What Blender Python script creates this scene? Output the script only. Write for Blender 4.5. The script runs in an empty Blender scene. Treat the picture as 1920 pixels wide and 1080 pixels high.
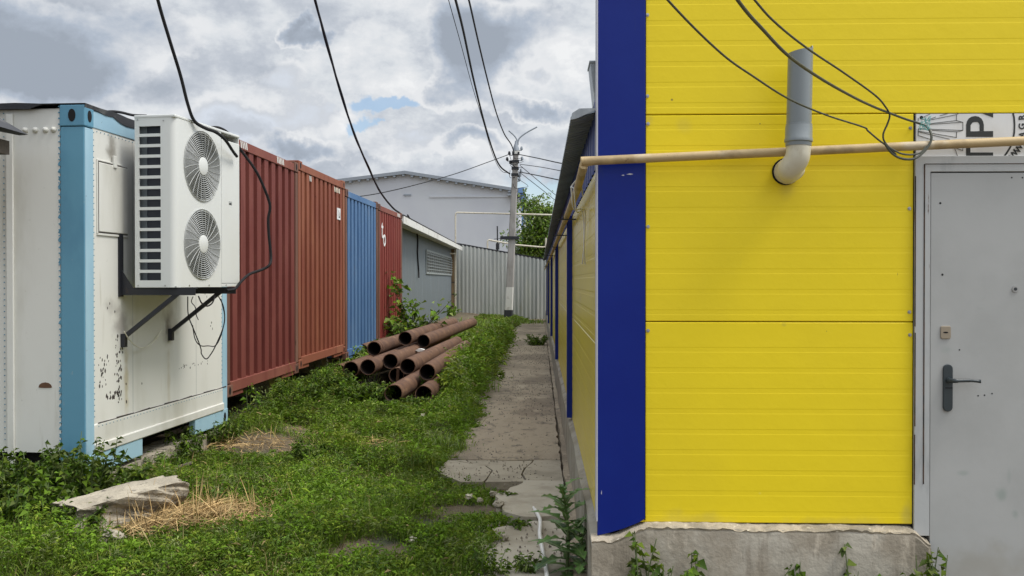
import bpy, math, random
import numpy as np
from mathutils import Vector, Matrix
R = math.radians
rng = np.random.default_rng(7); random.seed(7)
scn = bpy.context.scene
COL = scn.collection

# ------------------------------------------------------------------ camera
F = 1700.0; YAW = math.atan(51/1700); PITCH = -math.atan(14/1700); EYE = 1.6
cd = bpy.data.cameras.new("camera"); cam = bpy.data.objects.new("camera", cd); COL.objects.link(cam)
cam.location = (0, 0, EYE); cam.rotation_euler = (R(90)+PITCH, 0, YAW)
cd.sensor_width = 36; cd.lens = 36*F/1920; cd.clip_start = .05; cd.clip_end = 2000
scn.camera = cam
fw = Vector((-math.sin(YAW)*math.cos(PITCH), math.cos(YAW)*math.cos(PITCH), math.sin(PITCH)))
rt = Vector((math.cos(YAW), math.sin(YAW), 0)); up = rt.cross(fw); EY = Vector((0, 0, EYE))
def ray(px, py): return fw + rt*((px-960)/F) - up*((py-540)/F)
def at(px, py, d): return EY + ray(px, py)*d                       # a sight line measured out to a distance
def atY(px, py, Y): r = ray(px, py); return EY + r*(Y/r.y)
def atX(px, py, X): r = ray(px, py); return EY + r*(X/r.x)
def atZ(px, py, z): r = ray(px, py); return EY + r*((z-EYE)/r.z)

# ------------------------------------------------------------------ light
SUN_AZ, SUN_EL = R(103), R(60)
S = Vector((math.sin(SUN_AZ)*math.cos(SUN_EL), math.cos(SUN_AZ)*math.cos(SUN_EL), math.sin(SUN_EL)))
ld = bpy.data.lights.new("sun", 'SUN'); ld.energy = 2.4; ld.angle = R(20); ld.color = (1, .955, .88)
sun = bpy.data.objects.new("sun", ld); COL.objects.link(sun)
sun.rotation_euler = S.to_track_quat('Z', 'Y').to_euler(); sun.location = (6, -8, 14)
scn.view_settings.view_transform = 'Standard'; scn.view_settings.look = 'None'
scn.view_settings.gamma = 1; scn.view_settings.exposure = 0.30
scn.cycles.max_bounces = 6; scn.cycles.transparent_max_bounces = 6

world = bpy.data.worlds.new("World"); scn.world = world; world.use_nodes = True
def build_world():
    nt = world.node_tree; N = nt.nodes; L = nt.links; N.clear()
    def math_(op, a, b=None, clamp=False):
        n = N.new('ShaderNodeMath'); n.operation = op; n.use_clamp = clamp
        for i, v in enumerate((a, b)):
            if v is None: continue
            if isinstance(v, (int, float)): n.inputs[i].default_value = v
            else: L.new(v, n.inputs[i])
        return n.outputs[0]
    def sstep(v, lo, hi, a=0, b=1):
        n = N.new('ShaderNodeMapRange'); n.interpolation_type = 'SMOOTHSTEP'
        L.new(v, n.inputs[0]); n.inputs[1].default_value = lo; n.inputs[2].default_value = hi
        n.inputs[3].default_value = a; n.inputs[4].default_value = b
        return n.outputs[0]
    out = N.new('ShaderNodeOutputWorld')
    tc = N.new('ShaderNodeTexCoord'); d = tc.outputs['Generated']
    sky = N.new('ShaderNodeTexSky'); sky.sky_type = 'NISHITA'; sky.sun_disc = False
    sky.sun_elevation = SUN_EL; sky.sun_rotation = SUN_AZ; sky.air_density = 1.0; sky.dust_density = .6
    bg1 = N.new('ShaderNodeBackground'); L.new(sky.outputs[0], bg1.inputs[0]); bg1.inputs[1].default_value = .12
    sep = N.new('ShaderNodeSeparateXYZ'); L.new(d, sep.inputs[0])
    dy = math_('MAXIMUM', sep.outputs[1], .12)
    a0 = math_('DIVIDE', sep.outputs[0], dy); b0 = math_('DIVIDE', sep.outputs[2], dy)
    def noise(vec, scale, detail, rough, off=(0, 0, 0), sc=(1, 1, 1), w=0, dist=0):
        m = N.new('ShaderNodeMapping'); L.new(vec, m.inputs[0])
        m.inputs['Location'].default_value = off; m.inputs['Scale'].default_value = sc
        n = N.new('ShaderNodeTexNoise'); L.new(m.outputs[0], n.inputs['Vector'])
        n.inputs['Scale'].default_value = scale; n.inputs['Detail'].default_value = detail
        n.inputs['Roughness'].default_value = rough; n.inputs['Distortion'].default_value = dist
        return n
    wn = noise(d, 7, 6, .62, (3.1, 1.7, .4))
    ws = N.new('ShaderNodeSeparateColor'); L.new(wn.outputs['Color'], ws.inputs[0])
    a = math_('ADD', a0, math_('MULTIPLY', math_('SUBTRACT', ws.outputs[0], .5), .16))
    b = math_('ADD', b0, math_('MULTIPLY', math_('SUBTRACT', ws.outputs[1], .5), .13))
    def blobs(lst):
        tot = None
        for px, py, rx, ry, amp in lst:
            u = math_('MULTIPLY', math_('SUBTRACT', a, (px-1011)/F), F/rx)
            v = math_('MULTIPLY', math_('SUBTRACT', b, (526-py)/F), F/ry)
            q = math_('ADD', math_('MULTIPLY', u, u), math_('MULTIPLY', v, v))
            g = math_('MULTIPLY', math_('EXPONENT', math_('MULTIPLY', q, -1)), amp)
            tot = g if tot is None else math_('ADD', tot, g)
        return tot
    # the clouds of that day, as bearings and elevations of the sky
    gap = blobs([(705, 203, 50, 20, 1.1), (690, 243, 26, 14, .9), (1035, 348, 95, 36, 1.1), (765, 106, 18, 9, .35)])
    nA = noise(d, 3.6, 11, .58, (0, 0, 0), (1, 1, 1.8), dist=.15).outputs['Fac']
    nC = noise(d, 13, 9, .62, (5, 2, 1), (1, 1, 1.6)).outputs['Fac']
    nD = noise(d, 13, 9, .62, (5.012, 1.995, 1.035), (1, 1, 1.6)).outputs['Fac']
    relief = math_('SUBTRACT', nC, nD)
    def ramp(fac, stops):
        cr = N.new('ShaderNodeValToRGB'); L.new(fac, cr.inputs[0]); e = cr.color_ramp
        e.elements[0].position = stops[0][0]; e.elements[0].color = (*stops[0][1], 1); e.elements[1].position = stops[-1][0]; e.elements[1].color = (*stops[-1][1], 1)
        for p, c in stops[1:-1]: k = e.elements.new(p); k.color = (*c, 1)
        return cr.outputs[0]
    tone = blobs([(250, 60, 190, 60, -.20), (300, 200, 120, 30, .35), (430, 120, 90, 80, .12), (690, 140, 80, 90, .25), (640, 200, 80, 50, .22), (1010, 140, 70, 40, .12), (1090, 120, 50, 60, .30), (480, 40, 120, 40, .10), (330, 120, 110, 40, -.16)])
    t = math_('ADD', math_('ADD', math_('MULTIPLY', math_('SUBTRACT', nA, .5), 1.0), tone), .47)
    t = math_('ADD', t, math_('ADD', math_('MULTIPLY', math_('SUBTRACT', nC, .5), .30), math_('MULTIPLY', relief, 1.5)))
    col = ramp(t, [(0, (.36, .40, .46)), (.35, (.47, .505, .56)), (.60, (.60, .63, .665)), (.85, (.69, .705, .725)), (1, (.76, .77, .78))])
    def layer(col, lst, seed, thr, dark, k=1.0):
        n1 = noise(d, 6, 10, .56, (seed, seed*.7, 1), (1, 1, 1.5)).outputs['Fac']
        n2 = noise(d, 6, 10, .56, (seed+.006, seed*.7-.01, 1.05), (1, 1, 1.5)).outputs['Fac']
        lit = math_('SUBTRACT', n1, n2)                          # upper flanks catch the light
        D = math_('ADD', blobs(lst), math_('MULTIPLY', math_('SUBTRACT', n1, .5), .80*k))
        D = math_('ADD', D, math_('MULTIPLY', math_('SUBTRACT', nC, .5), .22))
        m_ = sstep(D, thr-.05, thr+.12)
        f_ = sstep(D, thr-.05, thr+.72); f_ = math_('SUBTRACT', f_, math_('MULTIPLY', lit, 2.0)); f_ = math_('SUBTRACT', f_, math_('MULTIPLY', relief, 1.3))
        f_ = math_('ADD', f_, math_('MULTIPLY', math_('SUBTRACT', nA, .5), -.9), True)
        c = ramp(f_, [(0, (.69, .705, .725)), (.28, (.54, .57, .615)), (.60, tuple(x*1.28 for x in dark)), (1, dark)])
        mx = N.new('ShaderNodeMix'); mx.data_type = 'RGBA'; L.new(m_, mx.inputs[0]); L.new(col, mx.inputs[6]); L.new(c, mx.inputs[7]); return mx.outputs[2]
    col = layer(col, [(420, 200, 90, 60, .55), (470, 255, 110, 45, .75), (610, 215, 60, 50, .55), (745, 275, 90, 40, .70), (1010, 130, 60, 45, .62), (690, 60, 60, 40, .45), (545, 130, 60, 50, .50)], 3, .42, (.46, .495, .55))
    col = layer(col, [(70, 120, 190, 85, 1.05), (-60, 60, 160, 120, .9), (870, 95, 95, 110, 1.15), (800, 180, 80, 36, .75), (990, 40, 140, 70, .72), (565, 45, 46, 28, 1.0), (615, 62, 36, 24, .7), (575, 285, 110, 32, 1.0), (880, 288, 110, 28, .95), (1020, 212, 120, 28, .95), (320, 75, 110, 40, .45), (250, 20, 120, 40, .45)], 9, .42, (.305, .345, .405))
    sv = N.new('ShaderNodeVectorMath'); sv.operation = 'DOT_PRODUCT'; L.new(d, sv.inputs[0]); sv.inputs[1].default_value = S
    boost = math_('ADD', sstep(sv.outputs['Value'], .30, .95, .94, 2.3), sstep(sep.outputs[2], .3, .8, 0, .35))
    bg2 = N.new('ShaderNodeBackground'); L.new(col, bg2.inputs[0]); L.new(boost, bg2.inputs[1])
    g = math_('ADD', gap, math_('MULTIPLY', math_('SUBTRACT', nC, .5), .5))
    mask = sstep(g, .38, .72)
    mask = math_('MULTIPLY', mask, .80)
    mx = N.new('ShaderNodeMixShader'); L.new(mask, mx.inputs[0]); L.new(bg2.outputs[0], mx.inputs[1]); L.new(bg1.outputs[0], mx.inputs[2])
    L.new(mx.outputs[0], out.inputs[0])
build_world()

# ------------------------------------------------------------------ helpers
class MB:
    """Collects faces and links them as ONE mesh object."""
    def __init__(s): s.v = []; s.f = []
    def add(s, vs, fs):
        o = len(s.v); s.v += [tuple(p) for p in vs]; s.f += [tuple(i+o for i in q) for q in fs]; return s
    def box(s, x0, x1, y0, y1, z0, z1):
        return s.add([(x0,y0,z0),(x1,y0,z0),(x1,y1,z0),(x0,y1,z0),(x0,y0,z1),(x1,y0,z1),(x1,y1,z1),(x0,y1,z1)],
                     [(0,3,2,1),(4,5,6,7),(0,1,5,4),(1,2,6,5),(2,3,7,6),(3,0,4,7)])
    def prism(s, poly, axis, t0, t1):
        """poly of 2-D points; axis 'x': (y,z), 'y': (x,z), 'z': (x,y); a closed solid"""
        def p3(p, t): return {'x': (t, p[0], p[1]), 'y': (p[0], t, p[1]), 'z': (p[0], p[1], t)}[axis]
        n = len(poly); vs = [p3(p, t0) for p in poly] + [p3(p, t1) for p in poly]
        fs = [tuple(range(n))[::-1], tuple(range(n, 2*n))] + [(i, (i+1) % n, (i+1) % n + n, i+n) for i in range(n)]
        return s.add(vs, fs)
    def strip(s, A, B):
        """open sheet between two equally long lines"""
        n = len(A); return s.add(list(A)+list(B), [(i, i+1, n+i+1, n+i) for i in range(n-1)])
    def tube(s, pts, r, n=8, cap=True):
        pts = [Vector(p) for p in pts]; rs = r if isinstance(r, (list, tuple)) else [r]*len(pts)
        T = [(pts[min(i+1, len(pts)-1)]-pts[max(i-1, 0)]).normalized() for i in range(len(pts))]
        q = Vector((0, 0, 1)) if abs(T[0].z) < .9 else Vector((1, 0, 0))
        u = (q - T[0]*q.dot(T[0])).normalized(); vs = []
        for i, p in enumerate(pts):
            u = (u - T[i]*u.dot(T[i])).normalized(); w = T[i].cross(u)
            vs += [p + (u*math.cos(2*math.pi*k/n) + w*math.sin(2*math.pi*k/n))*rs[i] for k in range(n)]
        fs = [(i*n+k, i*n+(k+1) % n, (i+1)*n+(k+1) % n, (i+1)*n+k) for i in range(len(pts)-1) for k in range(n)]
        if cap: fs += [tuple(range(n))[::-1], tuple(range((len(pts)-1)*n, len(pts)*n))]
        return s.add(vs, fs)
    def beam(s, p0, p1, w, h, upv=(0, 0, 1)):
        p0, p1 = Vector(p0), Vector(p1); t = (p1-p0).normalized(); q = Vector(upv)
        a = t.cross(q).normalized()*(w/2); b = a.cross(t).normalized()*(h/2)
        vs = [p+i*a+j*b for p in (p0, p1) for i, j in ((-1,-1),(1,-1),(1,1),(-1,1))]
        return s.add(vs, [(3,2,1,0),(4,5,6,7),(0,1,5,4),(1,2,6,5),(2,3,7,6),(3,0,4,7)])
    def disc(s, c, nrm, r, h, n=12):
        c = Vector(c); nrm = Vector(nrm).normalized(); return s.tube([c, c+nrm*h], r, n)
    def build(s, name, m, parent=None, smooth=False, bevel=0, kind=None):
        me = bpy.data.meshes.new(name); me.from_pydata(s.v, [], s.f); me.update()
        o = bpy.data.objects.new(name, me); COL.objects.link(o)
        if m: me.materials.append(m)
        if parent: o.parent = parent
        if smooth:
            me.polygons.foreach_set('use_smooth', [True]*len(me.polygons))
            md = o.modifiers.new('edges', 'EDGE_SPLIT'); md.split_angle = R(38)
        if bevel:
            md = o.modifiers.new('bevel', 'BEVEL'); md.width = bevel; md.segments = 2; md.limit_method = 'ANGLE'; md.angle_limit = R(40)
        if kind: o['kind'] = kind
        return o
def tag(o, label, cat, group=None):
    o['label'] = label; o['category'] = cat
    if group: o['group'] = group
    return o
def thing(name, label, cat, loc=(0, 0, 0), rz=0, group=None):
    o = bpy.data.objects.new(name, None); COL.objects.link(o); o.empty_display_size = .2
    o.location = loc; o.rotation_euler = (0, 0, rz); return tag(o, label, cat, group)
def spline(pts, n=10):
    """Catmull-Rom through the points"""
    P = [Vector(p) for p in pts]; P = [P[0]*2-P[1]] + P + [P[-1]*2-P[-2]]; out = []
    for i in range(1, len(P)-2):
        for k in range(n):
            t = k/n; p0, p1, p2, p3 = P[i-1:i+3]
            out.append(.5*((2*p1)+(p2-p0)*t+(2*p0-5*p1+4*p2-p3)*t*t+(3*p1-p0-3*p2+p3)*t**3))
    return out + [P[-2]]
def vnoise(x, y, s, seed=0):
    """value noise in numpy"""
    x = np.asarray(x, float)/s; y = np.asarray(y, float)/s
    xi = np.floor(x).astype(int); yi = np.floor(y).astype(int); fx = x-xi; fy = y-yi
    fx = fx*fx*(3-2*fx); fy = fy*fy*(3-2*fy)
    def h(i, j):
        v = np.sin(i*127.1+j*311.7+seed*74.7)*43758.5453; return v-np.floor(v)
    return (h(xi,yi)*(1-fx)+h(xi+1,yi)*fx)*(1-fy)+(h(xi,yi+1)*(1-fx)+h(xi+1,yi+1)*fx)*fy
def sst(x, a, b):
    t = np.clip((np.asarray(x, float)-a)/(b-a), 0, 1); return t*t*(3-2*t)

def mat(name, col, rough=.6, metal=0., var=(), bump=None, spec=.5, attr=None, trans=0., bumps=(), stains=()):
    """var: (colour, scale, lo, hi, (sx,sy,sz), amount) layers of noise mixed over the base"""
    m = bpy.data.materials.new(name); m.use_nodes = True; nt = m.node_tree; N = nt.nodes; L = nt.links
    p = N['Principled BSDF']; p.inputs['Roughness'].default_value = rough; p.inputs['Metallic'].default_value = metal
    p.inputs['Specular IOR Level'].default_value = spec
    tc = N.new('ShaderNodeTexCoord'); oi = N.new('ShaderNodeObjectInfo')
    ad = N.new('ShaderNodeVectorMath'); ad.operation = 'ADD'; L.new(tc.outputs['Object'], ad.inputs[0])
    ml = N.new('ShaderNodeMath'); ml.operation = 'MULTIPLY'; L.new(oi.outputs['Random'], ml.inputs[0]); ml.inputs[1].default_value = 37
    L.new(ml.outputs[0], ad.inputs[1]); vec = ad.outputs[0]
    rgb = N.new('ShaderNodeRGB'); rgb.outputs[0].default_value = (*col, 1); cur = rgb.outputs[0]
    if attr:
        at_ = N.new('ShaderNodeAttribute'); at_.attribute_name = attr; cur = at_.outputs['Color']
    def noise(scale, st, detail=6, rough_=.6):
        mp = N.new('ShaderNodeMapping'); L.new(vec, mp.inputs[0]); mp.inputs['Scale'].default_value = st
        n = N.new('ShaderNodeTexNoise'); L.new(mp.outputs[0], n.inputs['Vector']); n.inputs['Scale'].default_value = scale
        n.inputs['Detail'].default_value = detail; n.inputs['Roughness'].default_value = rough_; return n.outputs['Fac']
    for i, lay in enumerate(var):
        c, sc, lo, hi = lay[:4]; st = lay[4] if len(lay) > 4 else (1, 1, 1); am = lay[5] if len(lay) > 5 else 1
        mr = N.new('ShaderNodeMapRange'); mr.interpolation_type = 'SMOOTHSTEP'; L.new(noise(sc, st), mr.inputs[0])
        mr.inputs[1].default_value = lo; mr.inputs[2].default_value = hi; mr.inputs[4].default_value = am
        mx = N.new('ShaderNodeMix'); mx.data_type = 'RGBA'; L.new(mr.outputs[0], mx.inputs[0]); L.new(cur, mx.inputs[6]); mx.inputs[7].default_value = (*c, 1)
        cur = mx.outputs[2]
    for c, ctr, rad, am in stains:
        n3 = N.new('ShaderNodeTexNoise'); n3.inputs['Scale'].default_value = 9; n3.inputs['Detail'].default_value = 6; L.new(tc.outputs['Object'], n3.inputs['Vector'])
        mp = N.new('ShaderNodeMapping'); mp.vector_type = 'TEXTURE'; L.new(tc.outputs['Object'], mp.inputs[0]); mp.inputs['Location'].default_value = ctr; mp.inputs['Scale'].default_value = rad
        ln = N.new('ShaderNodeVectorMath'); ln.operation = 'LENGTH'; L.new(mp.outputs[0], ln.inputs[0])
        su = N.new('ShaderNodeMath'); su.operation = 'MULTIPLY_ADD'; L.new(n3.outputs['Fac'], su.inputs[0]); su.inputs[1].default_value = 1.6; L.new(ln.outputs['Value'], su.inputs[2])
        mr = N.new('ShaderNodeMapRange'); mr.interpolation_type = 'SMOOTHSTEP'; L.new(su.outputs[0], mr.inputs[0]); mr.inputs[1].default_value = 1.75; mr.inputs[2].default_value = .85; mr.inputs[3].default_value = 0; mr.inputs[4].default_value = am
        mx = N.new('ShaderNodeMix'); mx.data_type = 'RGBA'; L.new(mr.outputs[0], mx.inputs[0]); L.new(cur, mx.inputs[6]); mx.inputs[7].default_value = (*c, 1); cur = mx.outputs[2]
    L.new(cur, p.inputs['Base Color'])
    prev = None
    for b in ((bump,) if bump else ()) + tuple(bumps):
        bp = N.new('ShaderNodeBump'); bp.inputs['Strength'].default_value = b[1]; bp.inputs['Distance'].default_value = b[2] if len(b) > 2 else .01
        L.new(noise(b[0], b[3] if len(b) > 3 else (1, 1, 1)), bp.inputs['Height'])
        if prev: L.new(prev, bp.inputs['Normal'])
        prev = bp.outputs[0]
    if prev: L.new(prev, p.inputs['Normal'])
    if trans:
        tr = N.new('ShaderNodeBsdfTranslucent'); L.new(cur, tr.inputs[0]); mx = N.new('ShaderNodeMixShader'); mx.inputs[0].default_value = trans
        L.new(p.outputs[0], mx.inputs[1]); L.new(tr.outputs[0], mx.inputs[2]); L.new(mx.outputs[0], N['Material Output'].inputs[0])
    return m
def red(*c): return tuple(((v/255+.055)/1.055)**2.4 if v > 10 else v/255/12.92 for v in c)

MAT = dict(
 yellow=mat('yellow_panel', (.84, .65, .016), .42, var=[((.79, .605, .020), 1.1, .42, .7, (1, 1, .5), .7), ((.5, .40, .08), 9, .68, .8, (1, 1, .3), .35)], bump=(2.2, .16, .03), bumps=[(260, .03, .001)], spec=.28),
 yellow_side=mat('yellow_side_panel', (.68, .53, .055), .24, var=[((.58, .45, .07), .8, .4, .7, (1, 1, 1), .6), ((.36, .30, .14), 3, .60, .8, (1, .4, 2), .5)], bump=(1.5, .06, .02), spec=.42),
 blue=mat('blue_trim', (.002, .0145, .185), .40, var=[((.003, .018, .20), 2, .4, .7), ((.02, .035, .15), 12, .64, .75, (1, 1, .3), .6)], bump=(3, .10, .02), spec=.25),
 blue_dark=mat('blue_fascia', (.022, .045, .20), .5, var=[((.05, .07, .2), 3, .5, .75, (1, .3, 1), .6)], bump=(3, .1, .02)),
 edge=mat('bare_edge', (.50, .50, .55), .5),
 concrete=mat('plinth_concrete', (.31, .285, .235), .9, var=[((.215, .185, .14), 2.6, .40, .62, (1.3, 1, 1), .95), ((.42, .37, .295), 7, .56, .70, (1.6, 1, .6), .65), ((.17, .145, .11), 6, .56, .68, (2.5, 1, .35), .6), ((.13, .11, .08), 16, .62, .72, (1.5, 1, .25), .6), ((.09, .075, .055), 40, .68, .74, (1, 1, .6), .7)], bump=(30, .5, .01), bumps=[(5, .6, .03)]),
 mortar=mat('mortar', (.42, .36, .275), .95, var=[((.26, .225, .17), 11, .42, .62), ((.60, .54, .43), 26, .58, .7)], bump=(35, .8, .012)),
 door=mat('door_paint', (.405, .41, .40), .5, var=[((.355, .36, .35), 1.6, .40, .7), ((.25, .29, .27), 6, .66, .74, (1, 1, 1), .4)], bump=(3, .06, .02), bumps=[(120, .05, .002)]),
 frame=mat('frame_paint', (.43, .44, .435), .6, var=[((.30, .31, .31), 8, .5, .7, (1, 1, .3), .7), ((.10, .055, .035), 22, .66, .72, (1, 1, .15), .9)], bump=(14, .25, .004)),
 rust_dark=mat('rust_line', (.07, .035, .02), .9, var=[((.02, .015, .012), 20, .4, .6)]),
 black=mat('black_rubber', (.012, .011, .012), .7, spec=.2),
 cable=mat('cable_sheath', (.016, .016, .018), .7, spec=.25),
 cable_grey=mat('grey_cable_sheath', (.055, .06, .045), .6),
 black_steel=mat('black_steel', (.014, .015, .02), .5, var=[((.05, .03, .02), 14, .62, .72)]),
 handle=mat('dark_handle', (.03, .04, .045), .42),
 steel=mat('screw_steel', (.45, .45, .44), .35, .9),
 brass=mat('lock_plate_metal', (.42, .36, .28), .35, .8),
 gas=mat('gas_pipe_paint', (.47, .345, .175), .62, var=[((.34, .245, .125), 7, .45, .62), ((.52, .43, .30), 4, .55, .7), ((.16, .09, .045), 24, .66, .71, (1, 1, 1), .9)], bump=(30, .3, .004)),
 pvc=mat('grey_pvc', (.20, .225, .235), .30, var=[((.25, .27, .275), 4, .5, .7, (1, 1, .3))], bump=(2, .05, .01)),
 pvc_white=mat('dirty_white_pvc', (.62, .585, .47), .42, var=[((.42, .37, .26), 9, .52, .7, (1, 1, .6), .8)]),
 sign=mat('white_sign_board', (.70, .70, .69), .5, var=[((.58, .56, .52), 4, .52, .75, (1, 1, .5), .6)]),
 ink=mat('sign_ink', (.022, .024, .022), .6),
 galv=mat('galvanised_sheet', (.44, .47, .49), .40, .55, var=[((.30, .325, .345), 5, .42, .62, (1, 1, .35)), ((.56, .58, .57), 14, .56, .7)], bump=(40, .1, .003)),
 galv_fence=mat('galvanised_fence_sheet', (.54, .55, .52), .42, .2, var=[((.38, .40, .385), .9, .40, .62, (1, 1, .1)), ((.52, .53, .47), 1.7, .52, .66, (1, 1, .1), .8), ((.30, .27, .18), 3, .62, .74, (1, 1, .3), .5)], bump=(20, .1, .004)),
 roof_sheet=mat('roof_sheet', (.24, .275, .30), .5, .1, var=[((.17, .195, .215), 3, .4, .7)]),
 reefer_white=mat('container_white', (.66, .655, .61), .42, var=[((.50, .485, .42), 1.6, .46, .72, (1.4, 1.4, .35), .8), ((.36, .33, .26), 5, .62, .76, (2.2, 2.2, .2), .55), ((.42, .40, .36), 22, .66, .74, (1, 1, 1), .35)], bump=(2, .12, .03)),
 reefer_end=mat('container_end_white', (.69, .685, .640), .42, var=[((.56, .55, .49), 1.6, .46, .72, (1.4, 1.4, .35), .8), ((.42, .39, .31), 5, .62, .76, (2.2, 2.2, .2), .5), ((.42, .40, .36), 22, .66, .74, (1, 1, 1), .3)], bump=(2, .14, .03),
   stains=[((.30, .28, .26), (0, .50, 1.03), (.5, .20, .17), .75), ((.30, .28, .26), (0, .36, 1.18), (.5, .13, .10), .5), ((.06, .05, .045), (0, 1.245, .98), (.5, .085, .12), .95), ((.30, .27, .22), (0, 1.27, 1.0), (.5, .2, .26), .5), ((.50, .44, .30), (0, .56, .60), (.5, .05, .5), .8), ((.50, .44, .32), (0, 1.25, .55), (.5, .04, .42), .5), ((.16, .14, .11), (0, .36, 2.36), (.5, .10, .16), .8), ((.45, .42, .36), (0, .9, 2.1), (.5, .25, .4), .5)]),
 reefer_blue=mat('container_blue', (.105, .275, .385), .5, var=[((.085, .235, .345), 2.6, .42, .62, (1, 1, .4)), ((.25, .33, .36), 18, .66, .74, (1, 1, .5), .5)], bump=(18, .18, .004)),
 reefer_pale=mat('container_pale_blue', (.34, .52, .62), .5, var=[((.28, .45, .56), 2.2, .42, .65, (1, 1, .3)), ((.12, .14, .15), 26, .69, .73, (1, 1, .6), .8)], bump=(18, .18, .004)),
 flake=mat('bare_flake', (.05, .04, .035), .9),
 tarp=mat('roof_felt', (.035, .036, .042), .8, var=[((.10, .10, .10), 6, .5, .7)], bump=(14, .5, .01)),
 ac=mat('casing_white', (.64, .65, .625), .35, var=[((.60, .60, .55), 3, .5, .78, (1, 1, .4), .5)], bump=(1.2, .03, .02)),
 ac_grey=mat('grille_plastic', (.38, .39, .38), .45),
 dark_fin=mat('coil_fins', (.025, .03, .045), .5),
 dark_in=mat('dark_inside', (.014, .0145, .016), .8),
 pipe_rust=mat('rusty_steel', (.122, .060, .031), .85, var=[((.085, .040, .022), 4.5, .42, .60), ((.21, .115, .062), 8, .54, .70, (1, .5, 1), .7), ((.055, .03, .022), 20, .62, .72)], bump=(60, .5, .004), bumps=[(9, .3, .01)]),
 pipe_in=mat('pipe_scale', (.045, .025, .018), .95, var=[((.02, .012, .01), 9, .4, .65)], bump=(40, .5, .004)),
 concrete_pole=mat('pole_concrete', (.33, .31, .29), .9, var=[((.25, .23, .21), 3, .45, .65, (1, 1, .3))], bump=(25, .3, .006)),
 white_paint=mat('limewash', (.62, .61, .57), .9, var=[((.42, .40, .36), 5, .5, .7)]),
 bitumen=mat('bitumen', (.03, .03, .035), .8),
 shed=mat('shed_sheet', (.145, .172, .190), .55, var=[((.15, .17, .185), 1.4, .45, .65, (1, 1, .25)), ((.24, .27, .29), 4, .55, .7, (1, 2, .2), .6)], bump=(5, .1, .01)),
 fascia=mat('fascia_board', (.66, .65, .61), .6, var=[((.45, .43, .38), 3, .5, .72)]),
 wood=mat('raw_timber', (.25, .17, .09), .8, var=[((.13, .085, .045), 6, .45, .65, (1, 1, .2))]),
 glass=mat('dark_glass', (.04, .045, .05), .12),
 grille=mat('window_bar', (.30, .33, .33), .5),
 ware=mat('warehouse_wall', (.53, .55, .58), .6, var=[((.49, .505, .55), .15, .42, .65, (1, 1, .6))], bump=(2, .05, .02)),
 ware_blue=mat('warehouse_trim', (.13, .24, .46), .6),
 ware_grey=mat('verge_trim', (.26, .29, .33), .6),
 bark=mat('bark', (.10, .08, .06), .9, var=[((.05, .04, .03), 8, .4, .6, (1, 1, .3))], bump=(18, .6, .02)),
 leaf=mat('leaf', (.06, .12, .02), .62, attr='Col', trans=.28, spec=.16),
 straw=mat('straw', (.42, .31, .15), .85, attr='Col', spec=.2),
 stem=mat('green_stem', (.10, .14, .045), .7),
 soil=mat('soil', (.135, .102, .062), .95, var=[((.13, .105, .07), 1.3, .45, .65), ((.045, .05, .025), 3.5, .5, .68), ((.22, .18, .12), 28, .6, .72, (1, 1, 1), .5)], bump=(22, .9, .03)),
 path=mat('path_concrete', (.35, .288, .205), .92, var=[((.215, .172, .122), 1.0, .42, .60, (1, .5, 1), .95), ((.43, .36, .26), 2.3, .54, .68, (1, .6, 1), .8), ((.115, .095, .072), 9, .54, .68, (1, .5, 1), .8), ((.40, .35, .28), 26, .60, .70, (1, .6, 1), .6), ((.065, .054, .042), 45, .62, .70, (1, .6, 1), .8)], bump=(46, .7, .012), bumps=[(7, .6, .03)]),
 slab_pale=mat('pale_concrete', (.43, .385, .305), .92, var=[((.31, .27, .205), 2.4, .45, .65), ((.22, .19, .15), 9, .60, .72, (1, 1, 1), .7)], bump=(40, .5, .008), bumps=[(6, .5, .02)]),
 slab_warm=mat('warm_concrete', (.36, .315, .24), .92, var=[((.27, .235, .175), 2.8, .45, .62), ((.15, .125, .095), 11, .60, .72, (1, 1, 1), .7)], bump=(40, .6, .01), bumps=[(6, .5, .02)]),
 rubble=mat('rubble_concrete', (.40, .355, .275), .95, var=[((.30, .265, .205), 5, .42, .62), ((.13, .115, .095), 12, .60, .70)], bump=(24, .9, .02)),
 rubble_side=mat('broken_concrete', (.36, .315, .245), .95, var=[((.19, .165, .13), 8, .42, .60, (1, 1, 3)), ((.33, .29, .23), 16, .60, .70)], bump=(20, 1, .03)),
 plastic_white=mat('white_plastic', (.75, .73, .69), .4, var=[((.5, .46, .38), 10, .6, .7)]),
 pebble=mat('pebble', (.27, .235, .185), .9, var=[((.15, .125, .10), 9, .45, .6)]),
 litter=mat('litter_paper', (.62, .57, .46), .8, var=[((.4, .33, .22), 20, .5, .7)]),
 twine=mat('green_twine', (.16, .42, .42), .7),
)
def cont_mat(name, base, light, dark, rust, k=1):
    return mat(name, base, .62, spec=.15, var=[(light, 1.2, .46, .68, (1, 1, .5), .8), (dark, 3.5, .52, .70, (1, 1.4, .25), .7), (rust, 7, .62, .73, (1.2, 1.2, .3), .8*k), ((.035, .018, .014), 24, .68, .74, (1, 1, .35), .8*k)], bump=(9, .15, .01))
MAT['c_red'] = cont_mat('maroon_paint', (.152, .040, .033), (.195, .060, .048), (.110, .026, .023), (.20, .075, .045), .6)
MAT['c_orange'] = cont_mat('rusty_orange_paint', (.200, .060, .036), (.26, .092, .050), (.18, .045, .028), (.26, .10, .045))
MAT['c_blue'] = cont_mat('faded_blue_paint', (.080, .16, .30), (.12, .21, .345), (.05, .115, .24), (.16, .12, .10), .6)
MAT['c_red2'] = cont_mat('dull_red_paint', (.20, .040, .032), (.23, .06, .045), (.15, .03, .026), (.2, .07, .045), .6)
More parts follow.
